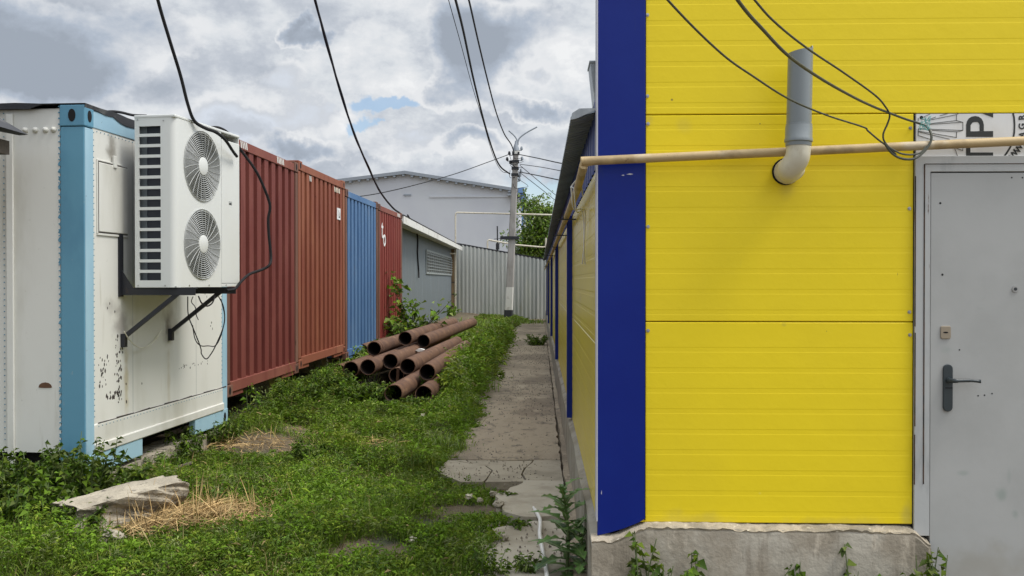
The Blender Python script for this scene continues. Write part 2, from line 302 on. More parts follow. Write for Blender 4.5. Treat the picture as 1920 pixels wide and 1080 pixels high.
MAT['c_rail_or'] = cont_mat('rail_orange_paint', (.24, .085, .05), (.28, .12, .07), (.18, .06, .04), (.2, .09, .05))
MAT['c_rail_rd'] = cont_mat('rail_red_paint', (.20, .065, .05), (.24, .09, .065), (.15, .045, .035), (.2, .09, .05))
MAT['c_post_rust'] = cont_mat('post_rust_paint', (.15, .075, .055), (.20, .11, .08), (.10, .05, .035), (.06, .035, .025))

YWALL = 4.42
def marks_on(lst, plane): return [(c, tuple(atY(px, py, plane)), (r*k, .3, r), a) for px, py, r, k, a, c in lst]
G = (.27, .31, .285); K = (.10, .08, .05)
MAT['door'] = mat('door_paint', (.405, .41, .40), .5, var=[((.355, .36, .35), 1.6, .40, .7), ((.30, .32, .30), 6, .64, .76, (1, 1, 1), .35)], bump=(3, .10, .02), bumps=[(120, .05, .002)],
    stains=marks_on([(1877, 925, .045, .9, .75, G), (1902, 962, .035, .7, .6, G), (1890, 890, .06, .25, .35, G), (1775, 655, .030, 1.4, .4, G), (1800, 712, .07, 1.3, .35, (.33, .32, .29)), (1772, 690, .10, .5, .3, (.33, .32, .29)), (1806, 886, .02, 2.2, .5, G), (1830, 1060, .16, 2.5, .5, (.30, .28, .23)), (1900, 640, .25, .4, .3, (.35, .355, .34))], YWALL))
MAT['yellow'] = mat('yellow_panel', (.84, .65, .016), .42, var=[((.79, .605, .020), 1.1, .42, .7, (1, 1, .5), .7), ((.55, .45, .08), 9, .68, .8, (1, 1, .3), .30)], bump=(2.2, .16, .03), bumps=[(260, .03, .001)], spec=.28,
    stains=marks_on([(1260, 187, .008, 1, .8, K), (1425, 232, .004, 1, .9, K), (1550, 621, .004, 1, .9, K), (1683, 514, .012, .25, .7, K), (1209, 619, .004, 1, .9, K), (1425, 925, .010, 1, .4, (.9, .8, .2)), (1470, 609, .012, 1.2, .4, (.5, .40, .06)),
        (1300, 982, .07, 4, .35, (.46, .37, .10)), (1560, 984, .06, 5, .35, (.46, .37, .10)), (1700, 965, .10, .4, .35, (.40, .34, .12)), (1475, 350, .10, .5, .30, (.50, .40, .08)), (1217, 225, .05, .8, .35, (.45, .36, .08)), (1280, 235, .05, 1, .25, (.55, .45, .08))], YWALL))

# ------------------------------------------------------------------ terrain
def ground_h(X, Y):
    X = np.asarray(X, float); Y = np.asarray(Y, float)
    h = sst(-X, .7, 2.9)*(.03+.02*sst(Y, 7.2, 10.2)) + .14*sst(-X, 2.2, 2.95)*sst(Y, 7.6, 10.0)*.85 + .03*sst(-X, .7, 1.6)*sst(Y, 9, 13)
    h = h + (vnoise(X, Y, .7, 3)-.5)*.05*sst(-X, .6, 1.2) + (vnoise(X, Y, 2.3, 4)-.5)*.05*sst(-X, .8, 1.8)
    return h - .05*sst(X, -.95, -.7)
def gh(x, y): return float(ground_h(x, y))
def build_ground():
    xs = np.concatenate([[-600, -200, -60, -20, -9], np.arange(-6, 1.3, .12), [3, 8, 20, 60, 200, 600]])
    ys = np.concatenate([[-600, -150, -30, -6, 0, 2], np.arange(3, 16, .12), np.arange(16, 46, .5), [55, 80, 150, 300, 700]])
    Xg, Yg = np.meshgrid(xs, ys); Z = ground_h(Xg, Yg)
    Z = Z - .03*(Yg > 50)
    vs = np.stack([Xg.ravel(), Yg.ravel(), Z.ravel()], 1); nx = len(xs)
    m = MB(); m.v = [tuple(v) for v in vs]
    m.f = [(j*nx+i, j*nx+i+1, (j+1)*nx+i+1, (j+1)*nx+i) for j in range(len(ys)-1) for i in range(nx-1)]
    o = m.build('ground', MAT['soil'], kind='structure'); o.data.polygons.foreach_set('use_smooth', [True]*len(o.data.polygons))
build_ground()

# path: slabs with broken left edges, open cracks between the pieces
def jag(p, q, step, amp, seed):
    p, q = np.array(p, float), np.array(q, float); n = max(1, int(np.linalg.norm(q-p)/step)); out = []
    d = (q-p)/np.linalg.norm(q-p); nn = np.array([-d[1], d[0]]); r = np.random.default_rng(seed)
    for i in range(n):
        a = 0 if i == 0 else r.normal()*amp
        out.append(tuple(p+(q-p)*i/n+nn*a))
    return out
def ring(corners, step, amps, seed):
    out = []
    for i, c in enumerate(corners): out += jag(c, corners[(i+1) % len(corners)], step, amps[i], seed+i)
    return out
def build_path():
    m = MB()
    left = [(.20, 36), (-.55, 36), (-.85, 30), (-.80, 24), (-.88, 19), (-.80, 15), (-.90, 13), (-.82, 11.4), (-.72, 10), (-.76, 8.9), (-.80, 8.02)]
    poly = []
    pts = left + [(.185, 8.02)]
    for i in range(len(pts)): poly += jag(pts[i], pts[(i+1) % len(pts)], .12, (.05 if i < 10 else .006), 50+i)
    m.prism(poly[::-1], 'z', -.12, .012)
    m.build('path', MAT['path'], kind='structure')
    m = MB()                                                     # cracked cross strip
    m.prism(ring([(-.80, 7.99), (-.86, 7.6), (-.62, 7.12), (-.44, 7.13), (-.40, 7.55), (-.47, 7.75)], .09, [.02, .02, .01, .006, .006, .006], 7)[::-1][::-1], 'z', -.12, .014)
    m.prism(ring([(-.455, 7.76), (-.385, 7.56), (-.425, 7.14), (-.11, 7.16), (-.15, 7.42), (-.12, 7.7), (-.06, 7.99), (-.77, 7.99)], .09, [.004]*6+[.006, .004], 17), 'z', -.12, .010)
    m.prism(ring([(-.10, 7.16), (.185, 7.14), (.185, 7.99), (-.045, 7.99), (-.105, 7.69), (-.135, 7.43)], .09, [.006, .004, .006, .005, .005, .005], 27), 'z', -.12, .016)
    m.build('path', MAT['slab_warm'], kind='structure')
    m = MB()
    m.prism(ring([(.19, 7.10), (-.12, 7.12), (-.32, 6.6), (-.24, 6.15), (-.11, 6.02), (.165, 6.04)], .08, [.006, .03, .03, .02, .008, .004], 31), 'z', -.12, .030)
    m.build('path', MAT['slab_pale'], kind='structure')
    m = MB()
    m.prism(ring([(.165, 6.01), (-.10, 5.99), (-.30, 5.8), (-.31, 5.1), (-.22, 4.4), (.165, 4.4)], .08, [.008, .02, .03, .02, .01, .004], 37), 'z', -.12, .008)
    m.build('path', MAT['slab_pale'], kind='structure')
    m = MB()                                                     # narrow kerb strip along the plinth
    m.prism(jag((.262, 36), (.215, 36), .3, 0, 1)+jag((.205, 36), (.205, 7.2), .25, .006, 2)+jag((.205, 7.2), (.18, 4.46), .2, .006, 3)+[(.262, 4.46)], 'z', -.12, .03)
    m.build('kerb_strip', MAT['path'], kind='structure')
build_path()

# ------------------------------------------------------------------ the yellow building
YW = 4.42
X0 = atY(1120, 540, YW).x
XC = atY(1209, 540, YW).x
ZS1 = atY(1460, 214, YW).z; ZS2 = atY(1460, 603.5, YW).z; ZB = atY(1460, 981, YW).z
XD = atY(1713, 540, YW).x
bld = thing('shop_building', 'yellow panelled building with a blue corner and grey metal door', 'building', (0, 0, 0))
def ribs(z0, z1, y, d=.0005, pitch=.0995, g=.028, sl=.0045):
    """profile of a micro-ribbed panel: list of (y, z) from bottom to top"""
    out = [(y+.004, z0), (y, z0+.004)]; z = z0+.030
    while z+g+.02 < z1-.01:
        out += [(y, z), (y+d, z+sl), (y+d, z+g-sl), (y, z+g)]; z += pitch
    out += [(y, z1-.004), (y+.004, z1)]; return out
def panel(x0, x1, z0, z1, nx=10):
    pr = ribs(z0, z1, YW); m = MB(); xs = np.linspace(x0, x1, nx+1)
    for i in range(nx): m.strip([(xs[i+1], a, b) for a, b in pr], [(xs[i], a, b) for a, b in pr])
    m.add([(x0, YW+.012, z0), (x1, YW+.012, z0), (x1, YW+.012, z1), (x0, YW+.012, z1)], [(0, 1, 2, 3)])
    m.strip([(x0, YW+.004, z0), (x1, YW+.004, z0)], [(x0, YW+.012, z0), (x1, YW+.012, z0)])
    m.strip([(x0, YW+.012, z1), (x1, YW+.012, z1)], [(x0, YW+.004, z1), (x1, YW+.004, z1)])
    return m.build('wall_panel', MAT['yellow'], bld)
XR = XD + 1.03; XE = 5.2
panel(XC-.03, XE, ZS1+1.003, ZS1+1.5, 6)
panel(XC-.03, XE, ZS1+.002, ZS1+1.0, 6)
panel(XC-.03, XD-.004, ZS2+.002, ZS1-.002); panel(XR+.004, XE, ZS2+.002, ZS1-.002)
panel(XC-.03, XD-.004, ZB, ZS2-.002); panel(XR+.004, XE, ZB, ZS2-.002)
# backing core keeps daylight out of the joints
MB().box(XC-.02, XE, YW+.015, YW+.12, ZB-.02, ZS1+1.5).build('wall_core', MAT['dark_in'], bld)
# blue corner column, front leaf and side leaf
pts = [(X0, atY(1121, 1003, YW).z), (X0+.05, atY(1140, 999, YW).z), (X0+.13, atY(1175, 990, YW).z), (XC-.03, atY(1195, 979, YW).z), (XC, atY(1208, 972, YW).z), (XC, ZS1+1.5), (X0, ZS1+1.5)]
m = MB().prism([(x, z) for x, z in pts], 'y', YW-.012, YW-.001)
m.build('corner_trim', MAT['blue'], bld, bevel=.003)
MB().box(X0-.004, X0+.0015, YW-.0142, YW+.10, .43, ZS1+1.498).build('trim_edge', MAT['edge'], bld)
MB().box(XC-.0005, XC+.004, YW-.008, YW-.001, ZB+.01, ZS1+1.49).build('trim_lip', MAT['black'], bld)
for px, py in ((1212, 232), (1211, 28), (1211, 180), (1212, 425), (1709, 240), (1707, 391), (1707, 585), (1708, 628), (1212, 620)):
    c = atY(px+3 if px < 1300 else px-2, py, YW)
    m = MB().disc((c.x, YW+.001, c.z), (0, -1, 0), .0085, .003, 12); m.disc((c.x, YW-.002, c.z), (0, -1, 0), .005, .006, 6)
    m.build('screw', MAT['steel'], bld)
m = MB()
for px, py, w_, h_ in ((1174, 327, .035, .005), (1165, 329, .016, .004), (1127, 925, .004, .016)):
    c = atY(px, py, YW-.012); m.prism([(c.x, c.z), (c.x+w_*.6, c.z-h_*.4), (c.x+w_, c.z+h_*.3), (c.x+w_*.5, c.z+h_)], 'y', YW-.0132, YW-.0125)
m.build('paint_scratch', MAT['edge'], bld, kind='stuff')
# plinth with an uneven mortar fillet on top
def wav(x): return .006*math.sin(x*9+1)+.004*math.sin(x*23)
xs = np.linspace(X0-.030, XD+.065, 130); top = []
for x in xs:
    if x < XC: z = pts[0][1]-.004+(ZB-pts[0][1]-.004)*sst(x, X0+.06, XC+.01)
    else: z = ZB-.004-.012*(x-XC)/(XD-XC)
    z -= .055*sst(x, XD-.03, XD+.065)**1.5
    top.append((x, float(z)+wav(x)*.35))
FY = YW-.055
m = MB()
for i in range(len(top)-1):
    (xa, za), (xb, zb_) = top[i], top[i+1]; ra = .010+.009*vnoise(xa, 0, .05, 2); rb = .010+.009*vnoise(xb, 0, .05, 2)
    m.add([(xa, FY, -.1), (xb, FY, -.1), (xb, FY, zb_-.022-rb*.6), (xa, FY, za-.022-ra*.6), (xa, FY+.012, za-.012), (xb, FY+.012, zb_-.012), (xa, YW+.01, -.1), (xb, YW+.01, -.1)],
          [(0, 1, 2, 3), (3, 2, 5, 4)])
m.strip([(top[0][0], FY, -.1), (top[0][0], FY, top[0][1]-.05)], [(top[0][0], YW+.2, -.1), (top[0][0], YW+.2, top[0][1]-.05)])
m.strip([(top[-1][0], FY, -.1), (top[-1][0], FY, top[-1][1]-.05)], [(top[-1][0], YW+.1, -.1), (top[-1][0], YW+.1, top[-1][1]-.05)][::1])
m.build('plinth', MAT['concrete'], bld, smooth=True)
m = MB(); prof = []
for j, (dy, dz) in enumerate(((.012, -.018), (.005, -.011), (.018, -.005), (.058, .006), (.075, .007))):
    prof.append([(x, FY+dy-.004*(j in (1, 2))*float(vnoise(x, j, .03, 5)), z+dz+(.016 if j < 3 else .006)*float(vnoise(x, j*3, .022, 9)-.5)+(.012 if j < 3 else 0)*float(vnoise(x, 4, .11, 3)-.5)-(.016 if j == 0 else .0)*float(vnoise(x, 7, .06, 1))) for x, z in top])
for j in range(len(prof)-1): m.strip(prof[j], prof[j+1])
m.build('mortar_fillet', MAT['mortar'], bld, smooth=True)
MB().box(XR, XE, FY, YW+.012, -.1, ZB-.005).build('plinth', MAT['concrete'], bld)
# door
dz0 = -.05; fz = atY(1800, 293, YW).z
m = MB(); XI = atY(1743, 540, YW).x; ZI = atY(1800, 324, YW).z; zf0 = atY(1725, 1003, YW).z
m.prism([(XD, zf0), (XI-.004, zf0), (XI-.004, ZI+.004), (XR-.08, ZI+.004), (XR-.08, dz0), (XR, dz0), (XR, fz), (XD, fz)], 'y', YW-.016, YW+.06)
m.build('door_frame', MAT['frame'], bld, bevel=.002)
xg = atY(1730, 540, YW).x; zg = atY(1800, 308, YW).z
m = MB().box(xg-.0025, xg+.0025, YW-.0185, YW-.0145, zf0+.25, zg); m.box(xg+.003, XR-.05, YW-.0185, YW-.0145, zg-.0015, zg+.0015)
for z0, z1, x in ((.9, 1.35, XD+.002), (.62, .86, XD+.001), (1.38, 2.1, XD+.001)): m.box(x-.003, x+.002, YW-.0178, YW-.0145, z0, z1)
m.build('frame_seam', MAT['rust_dark'], bld)
MB().box(XD-.003, XD+.003, YW-.002, YW+.01, zf0, fz).build('frame_gap', MAT['black'], bld)
dr = MB().box(XI, XR-.084, YW-.010, YW+.04, dz0, ZI-.001).build('door', MAT['door'], bld, bevel=.003)
MB().box(XI-.02, XR-.07, YW+.05, YW+.08, dz0, ZI+.02).build('door_rebate', MAT['black'], bld)
def dpt(px, py): v = atY(px, py, YW-.01); return (v.x, v.z)
def rrect(x0, x1, z0, z1, r, n=5):
    out = []
    for cx, cz, a0 in ((x1-r, z1-r, 0), (x0+r, z1-r, 90), (x0+r, z0+r, 180), (x1-r, z0+r, 270)):
        out += [(cx+r*math.cos(R(a0+90*k/n)), cz+r*math.sin(R(a0+90*k/n))) for k in range(n+1)]
    return out
a_, b_ = dpt(1767, 771), dpt(1785, 683); m = MB().prism(rrect(a_[0], b_[0], a_[1], b_[1], .021), 'y', YW-.022, YW-.0095)
m.build('handle_plate', MAT['handle'], dr, bevel=.003)
h0 = Vector((dpt(1776, 712)[0], YW-.022, dpt(1776, 712)[1])); h1 = Vector((dpt(1830, 713)[0], YW-.06, dpt(1830, 713)[1]))
m = MB().tube(spline([h0, h0+Vector((.002, -.03, 0)), h0+Vector((.018, -.046, .001)), h0.lerp(h1, .6)+Vector((0, -.014, .003)), h1+Vector((-.01, .004, .0)), h1], 6), [.012]*7+[.0105]*6+[.0085]*6+[.0075]*6+[.0085]*6, 10)
m.build('handle', MAT['handle'], dr, smooth=True)
a_, b_ = dpt(1768, 727.5), dpt(1785, 726); MB().box(a_[0]+.006, b_[0]-.002, YW-.0235, YW-.0215, a_[1], b_[1]).build('key_slot', MAT['black'], dr)
a_, b_ = dpt(1763, 635), dpt(1782, 611)
lp = MB().prism(rrect(a_[0], b_[0], a_[1], b_[1], .008), 'y', YW-.017, YW-.0095).build('lock_plate', MAT['brass'], dr, bevel=.002)
c = dpt(1772, 622.5); MB().prism([(c[0]+.012*math.cos(t)*1.0, c[1]+.004*math.sin(t)-.002) for t in np.linspace(0, 2*math.pi, 14)[:-1]], 'y', YW-.0185, YW-.0165).build('keyhole', MAT['black'], dr)
c = dpt(1903, 542); m = MB().disc((c[0], YW-.009, c[1]), (0, -1, 0), .015, .006, 16); m.build('peephole', MAT['steel'], dr)
MB().disc((c[0], YW-.0135, c[1]), (0, -1, 0), .008, .003, 12).build('peephole_lens', MAT['glass'], dr)
for px, py in ((1763, 381), (1767, 515), (1897, 333), (1917, 333), (1799, 656), (1834, 742), (1846, 741), (1860, 738)):
    c = dpt(px, py); MB().disc((c[0], YW-.0095, c[1]), (0, -1, 0), .0055 if px < 1780 else .004, .0012, 8).build('drill_hole', MAT['dark_in'], dr)
# side wall along the alley: glossy panels between blue posts
YEND = 36.5; ZT = EYE+.55; ZE = EYE+.90
posts = [atX(1072.5, 793, X0).y, atX(1046.5, 677, X0).y]; posts += [posts[1]+5.7*k for k in range(1, 4)]
ys = [YW] + posts + [YEND]
for i in range(len(ys)-1):
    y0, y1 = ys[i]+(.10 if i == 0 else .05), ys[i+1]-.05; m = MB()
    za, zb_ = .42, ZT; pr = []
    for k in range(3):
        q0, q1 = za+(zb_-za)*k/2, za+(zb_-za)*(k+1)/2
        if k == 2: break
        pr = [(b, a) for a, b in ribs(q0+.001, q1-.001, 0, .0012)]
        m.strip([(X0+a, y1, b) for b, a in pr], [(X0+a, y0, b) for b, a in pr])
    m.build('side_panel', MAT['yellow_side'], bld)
MB().box(X0+.014, X0+.12, YW+.13, YEND, 0, ZE).build('wall_core', MAT['dark_in'], bld)
for y in posts: MB().box(X0-.045, X0+.01, y-.05, y+.05, .425, ZT+.005).build('post', MAT['blue'], bld, bevel=.003)
m = MB(); A = []; B = []
y = YW+.10
while y < YEND:
    for dx, dy in ((0, 0), (0, .09), (.012, .11), (.012, .19)): A.append((X0-.006+dx, y+dy, ZT)); B.append((X0-.006+dx, y+dy, ZE))
    y += .21
m.strip(A, B); m.build('fascia_band', MAT['blue_dark'], bld)
m = MB(); A = [(X0-.040, 36.5, .0), (X0-.036, YW-.03, .0)]
n = 60; yy = np.linspace(YW-.05, YEND, n)
l1 = [(X0-.034+.006*math.sin(v*3.1)+.008*float(vnoise(v, 1, .4, 3)-.5), v, -.1) for v in yy]; zq = lambda v: float(pts[0][1]-.03+(.425-pts[0][1]+.03)*sst(v, YW+.02, YW+.5)); l2 = [(p[0]+.002, p[1], zq(p[1])-.04+.02*float(vnoise(p[1], 2, .5, 8)-.5)) for p in l1]; l3 = [(X0+.03, p[1], zq(p[1])) for p in l1]
m.strip(l2, l1); m.strip(l3, l2); m.build('plinth', MAT['concrete'], bld, smooth=True)
# eave: corrugated sheet rising to the right behind the facade
m = MB(); lo = []; hi = []; lo2 = []; hi2 = []
XV, ZV = X0-.125, EYE+.80
y = YW+.10; k = 0
while y < YEND+.4:
    for dy, dz in ((0, 0), (.03, .0), (.045, .018), (.075, .018)):
        yy_ = y+dy; lo.append((XV, yy_, ZV+dz)); hi.append((3.2, yy_, ZV+dz+(3.2-XV)*.27))
        lo2.append((XV, yy_, ZV+dz+.004)); hi2.append((3.2, yy_, ZV+dz+.004+(3.2-XV)*.27))
    y += .09
m.strip(lo, hi); m.strip(hi2, lo2); m.strip(lo2, lo); m.build('roof', MAT['roof_sheet'], bld)
m = MB().prism([(XV-.004, ZV-.004), (XV+.03, ZV+.004), (X0+.0, ZV+.034+.012), (X0, ZV+.054), (XV+.04, ZV+.052), (XV+.006, ZV+.03)], 'y', YW+.085, YW+.098); m.build('roof_end', MAT['galv'], bld)
xa = atY(1104.5, 122, YW+.25); xb = atY(1112.5, 199, YW+.25)
m = MB().prism([(xb.x, xb.z), (X0+.14, xb.z), (X0+.14, xa.z), (xa.x, xa.z)], 'y', YW+.16, YW+.34); m.box(xa.x-.004, X0+.14, YW+.155, YW+.345, xa.z-.012, xa.z+.001)
m.build('roof_flashing', MAT['galv'], bld, bevel=.003)
MB().box(X0+.02, XE, YW+.125, YW+.15, ZE, ZS1+1.48).build('parapet_back', MAT['galv'], bld)
MB().box(XE-.02, XE, YW+.15, YEND, -.1, 3.3).build('side_panel', MAT['yellow_side'], bld)

# gas pipe round the corner
GX = X0-.07; GY = YW-.062
gp = thing('gas_pipe', 'beige gas pipe running round the blue corner and above the grey door', 'pipe', (0, 0, 0))
e0 = atY(1925, 264, GY); e1 = atY(1122, 301, GY); sl = (e0.z-e1.z)/(e0.x-e1.x)
line = [(XE, GY, e1.z+sl*(XE-e1.x)), (1.6, GY, e1.z+sl*(1.6-e1.x)), (e1.x+.02, GY, e1.z+.001), (e1.x-.012, GY+.002, e1.z), (GX+.018, GY+.006, e1.z-.006), (GX+.003, GY+.022, e1.z-.016), (GX, GY+.06, e1.z-.03),
        (GX, YW+.55, EYE+.515), (GX, YW+.9, EYE+.505), (GX, 8, EYE+.49), (GX, 13, EYE+.47), (GX, 24, EYE+.45), (GX, 36.6, EYE+.44)]
MB().tube(spline(line, 5), .0215, 14).build('pipe_run', MAT['gas'], gp, smooth=True)
for y in (6.9, 9.2, 12.2, 16, 20.5, 26): 
    z = EYE+.49-.003*(y-8); m = MB().box(GX-.075, X0-.003, y-.008, y+.008, z-.034, z-.024); m.box(GX-.034, GX-.026, y-.008, y+.008, z-.03, z+.02); m.build('pipe_bracket', MAT['black_steel'], gp)
m = MB()
for dx, ph in ((-.01, 0), (.006, .5)):
    q = [(GX+dx-.026, YW+.62, EYE+.515), (GX+dx-.01, YW+.66, EYE+.40-ph*.03), (GX+.045+dx, YW+.8, EYE+.40), (GX+.05, YW+.9, EYE+.24-.06*ph), (GX+.055+dx, YW+1.0, EYE+.10)]
    m.tube(spline(q, 6), .004, 6)
    m.tube(spline([(GX+dx-.026, YW+.62, EYE+.51), (GX-.03, YW+.66, EYE+.53), (GX+.01, YW+.6, EYE+.56), (GX+.03, YW+.64, EYE+.47)], 5), .004, 6)
tag(m.build('loose_wire', MAT['fascia'], smooth=True), 'pale loose wire tied round the beige gas pipe under the eave', 'wire')

# grey soil-vent pipe with white elbow
VY = YW-.155
vp = thing('vent_pipe', 'grey plastic vent pipe with dirty white elbow on the yellow wall', 'pipe', (0, 0, 0))
ta = atY(1501, 96, VY); tb = atY(1497, 272, VY)
m = MB(); n = 24; rr = .0565
top_ = []; ax = (ta-tb).normalized()
vs = []
for k in range(n):
    t = 2*math.pi*k/n; off = Vector((math.cos(t), math.sin(t), 0))
    e = .010*math.cos(t)+(.016 if k in (0, 1) else 0)
    vs.append((ta+off*rr+Vector((0, 0, e))))
for k in range(n):
    t = 2*math.pi*k/n; vs.append(tb+Vector((math.cos(t), math.sin(t), 0))*rr)
for k in range(n):
    t = 2*math.pi*k/n; vs.append(ta+Vector((math.cos(t), math.sin(t), 0))*(rr-.004)+Vector((0, 0, .010*math.cos(t)+(.016 if k in (0, 1) else 0))))
for k in range(n):
    t = 2*math.pi*k/n; vs.append(tb+Vector((math.cos(t), math.sin(t), 0))*(rr-.004))
fs = []
for k in range(n):
    j = (k+1) % n; fs += [(n+k, n+j, j, k), (2*n+k, 2*n+j, 3*n+j, 3*n+k), (k, j, 2*n+j, 2*n+k)]
m.add(vs, fs); m.build('pipe_body', MAT['pvc'], vp, smooth=True)
s0 = tb+ax*.085
m = MB().tube([s0+ax*.012, s0+ax*.011, s0+ax*.002, s0-ax*.002, s0-ax*.052, s0-ax*.056, s0-ax*.070, s0-ax*.074, s0-ax*.09], [rr+.001, rr+.003, rr+.003, rr+.0045, rr+.0045, rr+.0075, rr+.0075, rr+.003, rr+.002], 24)
m.build('pipe_socket', MAT['pvc'], vp, smooth=True)
w0 = atY(1474, 322, YW)
m = MB().tube(spline([tb+Vector((0, 0, .004)), tb-Vector((0, 0, .02)), tb+Vector((-.006, .008, -.065)), tb+Vector((-.028, .05, -.11)), Vector((w0.x+.018, YW-.055, w0.z+.006)), Vector((w0.x, YW-.018, w0.z)), Vector((w0.x-.005, YW+.01, w0.z))], 6), [.0555]*30+[.057]*7, 22)
m.build('elbow', MAT['pvc_white'], vp, smooth=True)
m = MB().tube([Vector((w0.x+.008, YW-.030, w0.z+.001)), Vector((w0.x+.006, YW-.024, w0.z)), Vector((w0.x-.001, YW-.008, w0.z)), Vector((w0.x-.002, YW-.003, w0.z))], [.0575, .0615, .0615, .058], 22); m.build('elbow_collar', MAT['pvc_white'], vp, smooth=True)
MB().disc((w0.x-.004, YW-.0045, w0.z), (0, 1, 0), .065, .003, 22).build('wall_hole', MAT['black'], vp)

# sign board over the door, mounted on its side
sg = thing('sign_board', 'white sign board over the grey door with sideways black lettering', 'sign', (0, 0, 0))
SX0 = atY(1717, 250, YW).x; ZT_ = atY(1800, 212.5, YW).z; YS = YW-.006
MB().box(SX0, XR+.01, YS, YW+.012, fz-.002, ZT_-.003).build('board', MAT['sign'], sg)
def Z7(x, y): p = atY(1660+x/5.4, 160+y/5.4, YS); return (p.x, p.z)     # board survey taken on a 5.4x enlargement
YL = YS-.0016
def poly(m, pts): m.prism([Z7(*p) for p in pts], 'y', YL, YS-.0003); return m
def stroke(m, p, q, w=4.2):
    (x0, z0), (x1, z1) = Z7(*p), Z7(*q); d = math.hypot(x1-x0, z1-z0); nx, nz = -(z1-z0)/d, (x1-x0)/d; h = w/5.4/388/2
    m.prism([(x0+nx*h, z0+nz*h), (x1+nx*h, z1+nz*h), (x1-nx*h, z1-nz*h), (x0-nx*h, z0-nz*h)], 'y', YL, YS-.0003)
m = MB(); poly(m, [(818, 590), (860, 590), (860, 680), (1090, 680), (1090, 716), (818, 716)]); m.build('letter', MAT['ink'], sg)
m = MB()                                                                          # letter R of the Cyrillic kind, lying on its side
out = [(818, 522), (818, 400), (826, 365), (845, 335), (872, 318), (908, 311), (945, 318), (972, 338), (988, 365), (996, 400), (996, 463), (1090, 463), (1090, 522)]
inn = [(862, 470), (862, 405), (868, 385), (884, 371), (907, 366), (932, 371), (948, 385), (954, 405), (954, 463), (954, 470)]
k = len(inn)
loop = out[:1]+out[1:]
poly(m, [(818, 522), (818, 400), (862, 405), (862, 466), (1090, 463), (1090, 522)])
o2 = out[1:11]; i2 = inn[1:9]
for a in range(len(o2)-1):
    ia = min(int(a*(len(i2)-1)/(len(o2)-2)), len(i2)-1) if a else 0; ib = min(int((a+1)*(len(i2)-1)/(len(o2)-2)+.5), len(i2)-1)
    q = [o2[a], o2[a+1], i2[ib], i2[ia]] if ia != ib else [o2[a], o2[a+1], i2[ib]]
    m.prism([Z7(*p) for p in q], 'y', YL+.0001*(a % 3), YS-.0003)
m.build('letter', MAT['ink'], sg)
m = MB(); poly(m, [(975, 282), (1090, 282), (1090, 326)]); m.build('letter', MAT['ink'], sg)
m = MB()                                                                          # the pleated emblem
for p, q in (((440, 345), (510, 320)), ((550, 308), (635, 284)), ((445, 352), (720, 296)), ((720, 296), (720, 356)), ((440, 396), (785, 372)), ((440, 388), (720, 356)), ((720, 356), (785, 374)), ((785, 374), (785, 456)),
             ((785, 456), (440, 443)), ((720, 470), (470, 455)), ((785, 456), (720, 472)), ((720, 472), (720, 532)), ((720, 528), (332, 462)), ((332, 470), (332, 508)), ((332, 508), (660, 610)), ((332, 470), (650, 545)),
             ((332, 330), (332, 360)), ((385, 322), (455, 288)), ((332, 440), (400, 440)), ((785, 618), (785, 660)), ((785, 660), (690, 628)), ((720, 296), (742, 284)), ((332, 440), (332, 470))): stroke(m, p, q)
m.build('emblem', MAT['ink'], sg)
m = MB(); q = [(690, 628), (712, 660), (722, 690), (730, 716)]
for a in range(3): stroke(m, q[a], q[a+1], 3)
m.build('crack', MAT['rust_dark'], sg)
m = MB(); c7, r7 = (830, 400), 474; arc = [(1292, 284), (1303, 330), (1307, 400), (1304, 480), (1290, 560), (1262, 630), (1225, 690), (1204, 716)]
for a in range(len(arc)-1): stroke(m, arc[a], arc[a+1], 17)
m.build('ring', MAT['ink'], sg)
c = Z7(365, 326); MB().disc((c[0], YS-.0002, c[1]), (0, -1, 0), .008, .002, 16).build('fixing_hole', MAT['black'], sg)
def letter(ch, px7, py7, size7, ang):
    cu = bpy.data.curves.new('letter', 'FONT'); cu.body = ch; cu.size = size7/5.4/388; cu.extrude = .0006; cu.align_x = 'CENTER'; cu.align_y = 'CENTER'; cu.offset = .0012
    tmp = bpy.data.objects.new('letter', cu); COL.objects.link(tmp); dg = bpy.context.evaluated_depsgraph_get()
    me = bpy.data.meshes.new_from_object(tmp.evaluated_get(dg)); bpy.data.objects.remove(tmp)
    x, z = Z7(px7, py7); mt = Matrix.Translation((x, YL+.0004, z)) @ Matrix.Rotation(R(90), 4, 'X') @ Matrix.Rotation(R(ang), 4, 'Z')
    me.transform(mt); o = bpy.data.objects.new('letter', me); COL.objects.link(o); me.materials.clear(); me.materials.append(MAT['ink']); o.parent = sg
for ch, x, y, a in (('W', 1300, 700, 52), ('W', 1352, 640, 60), ('.', 1395, 585, 66), ('A', 1388, 500, 80), ('G', 1385, 415, 88), ('R', 1385, 325, 94), ('O', 1400, 240, 98)): 
    if y > 300: letter(ch, x, y, 88, a)
c = atY(1709, 236, YW); 

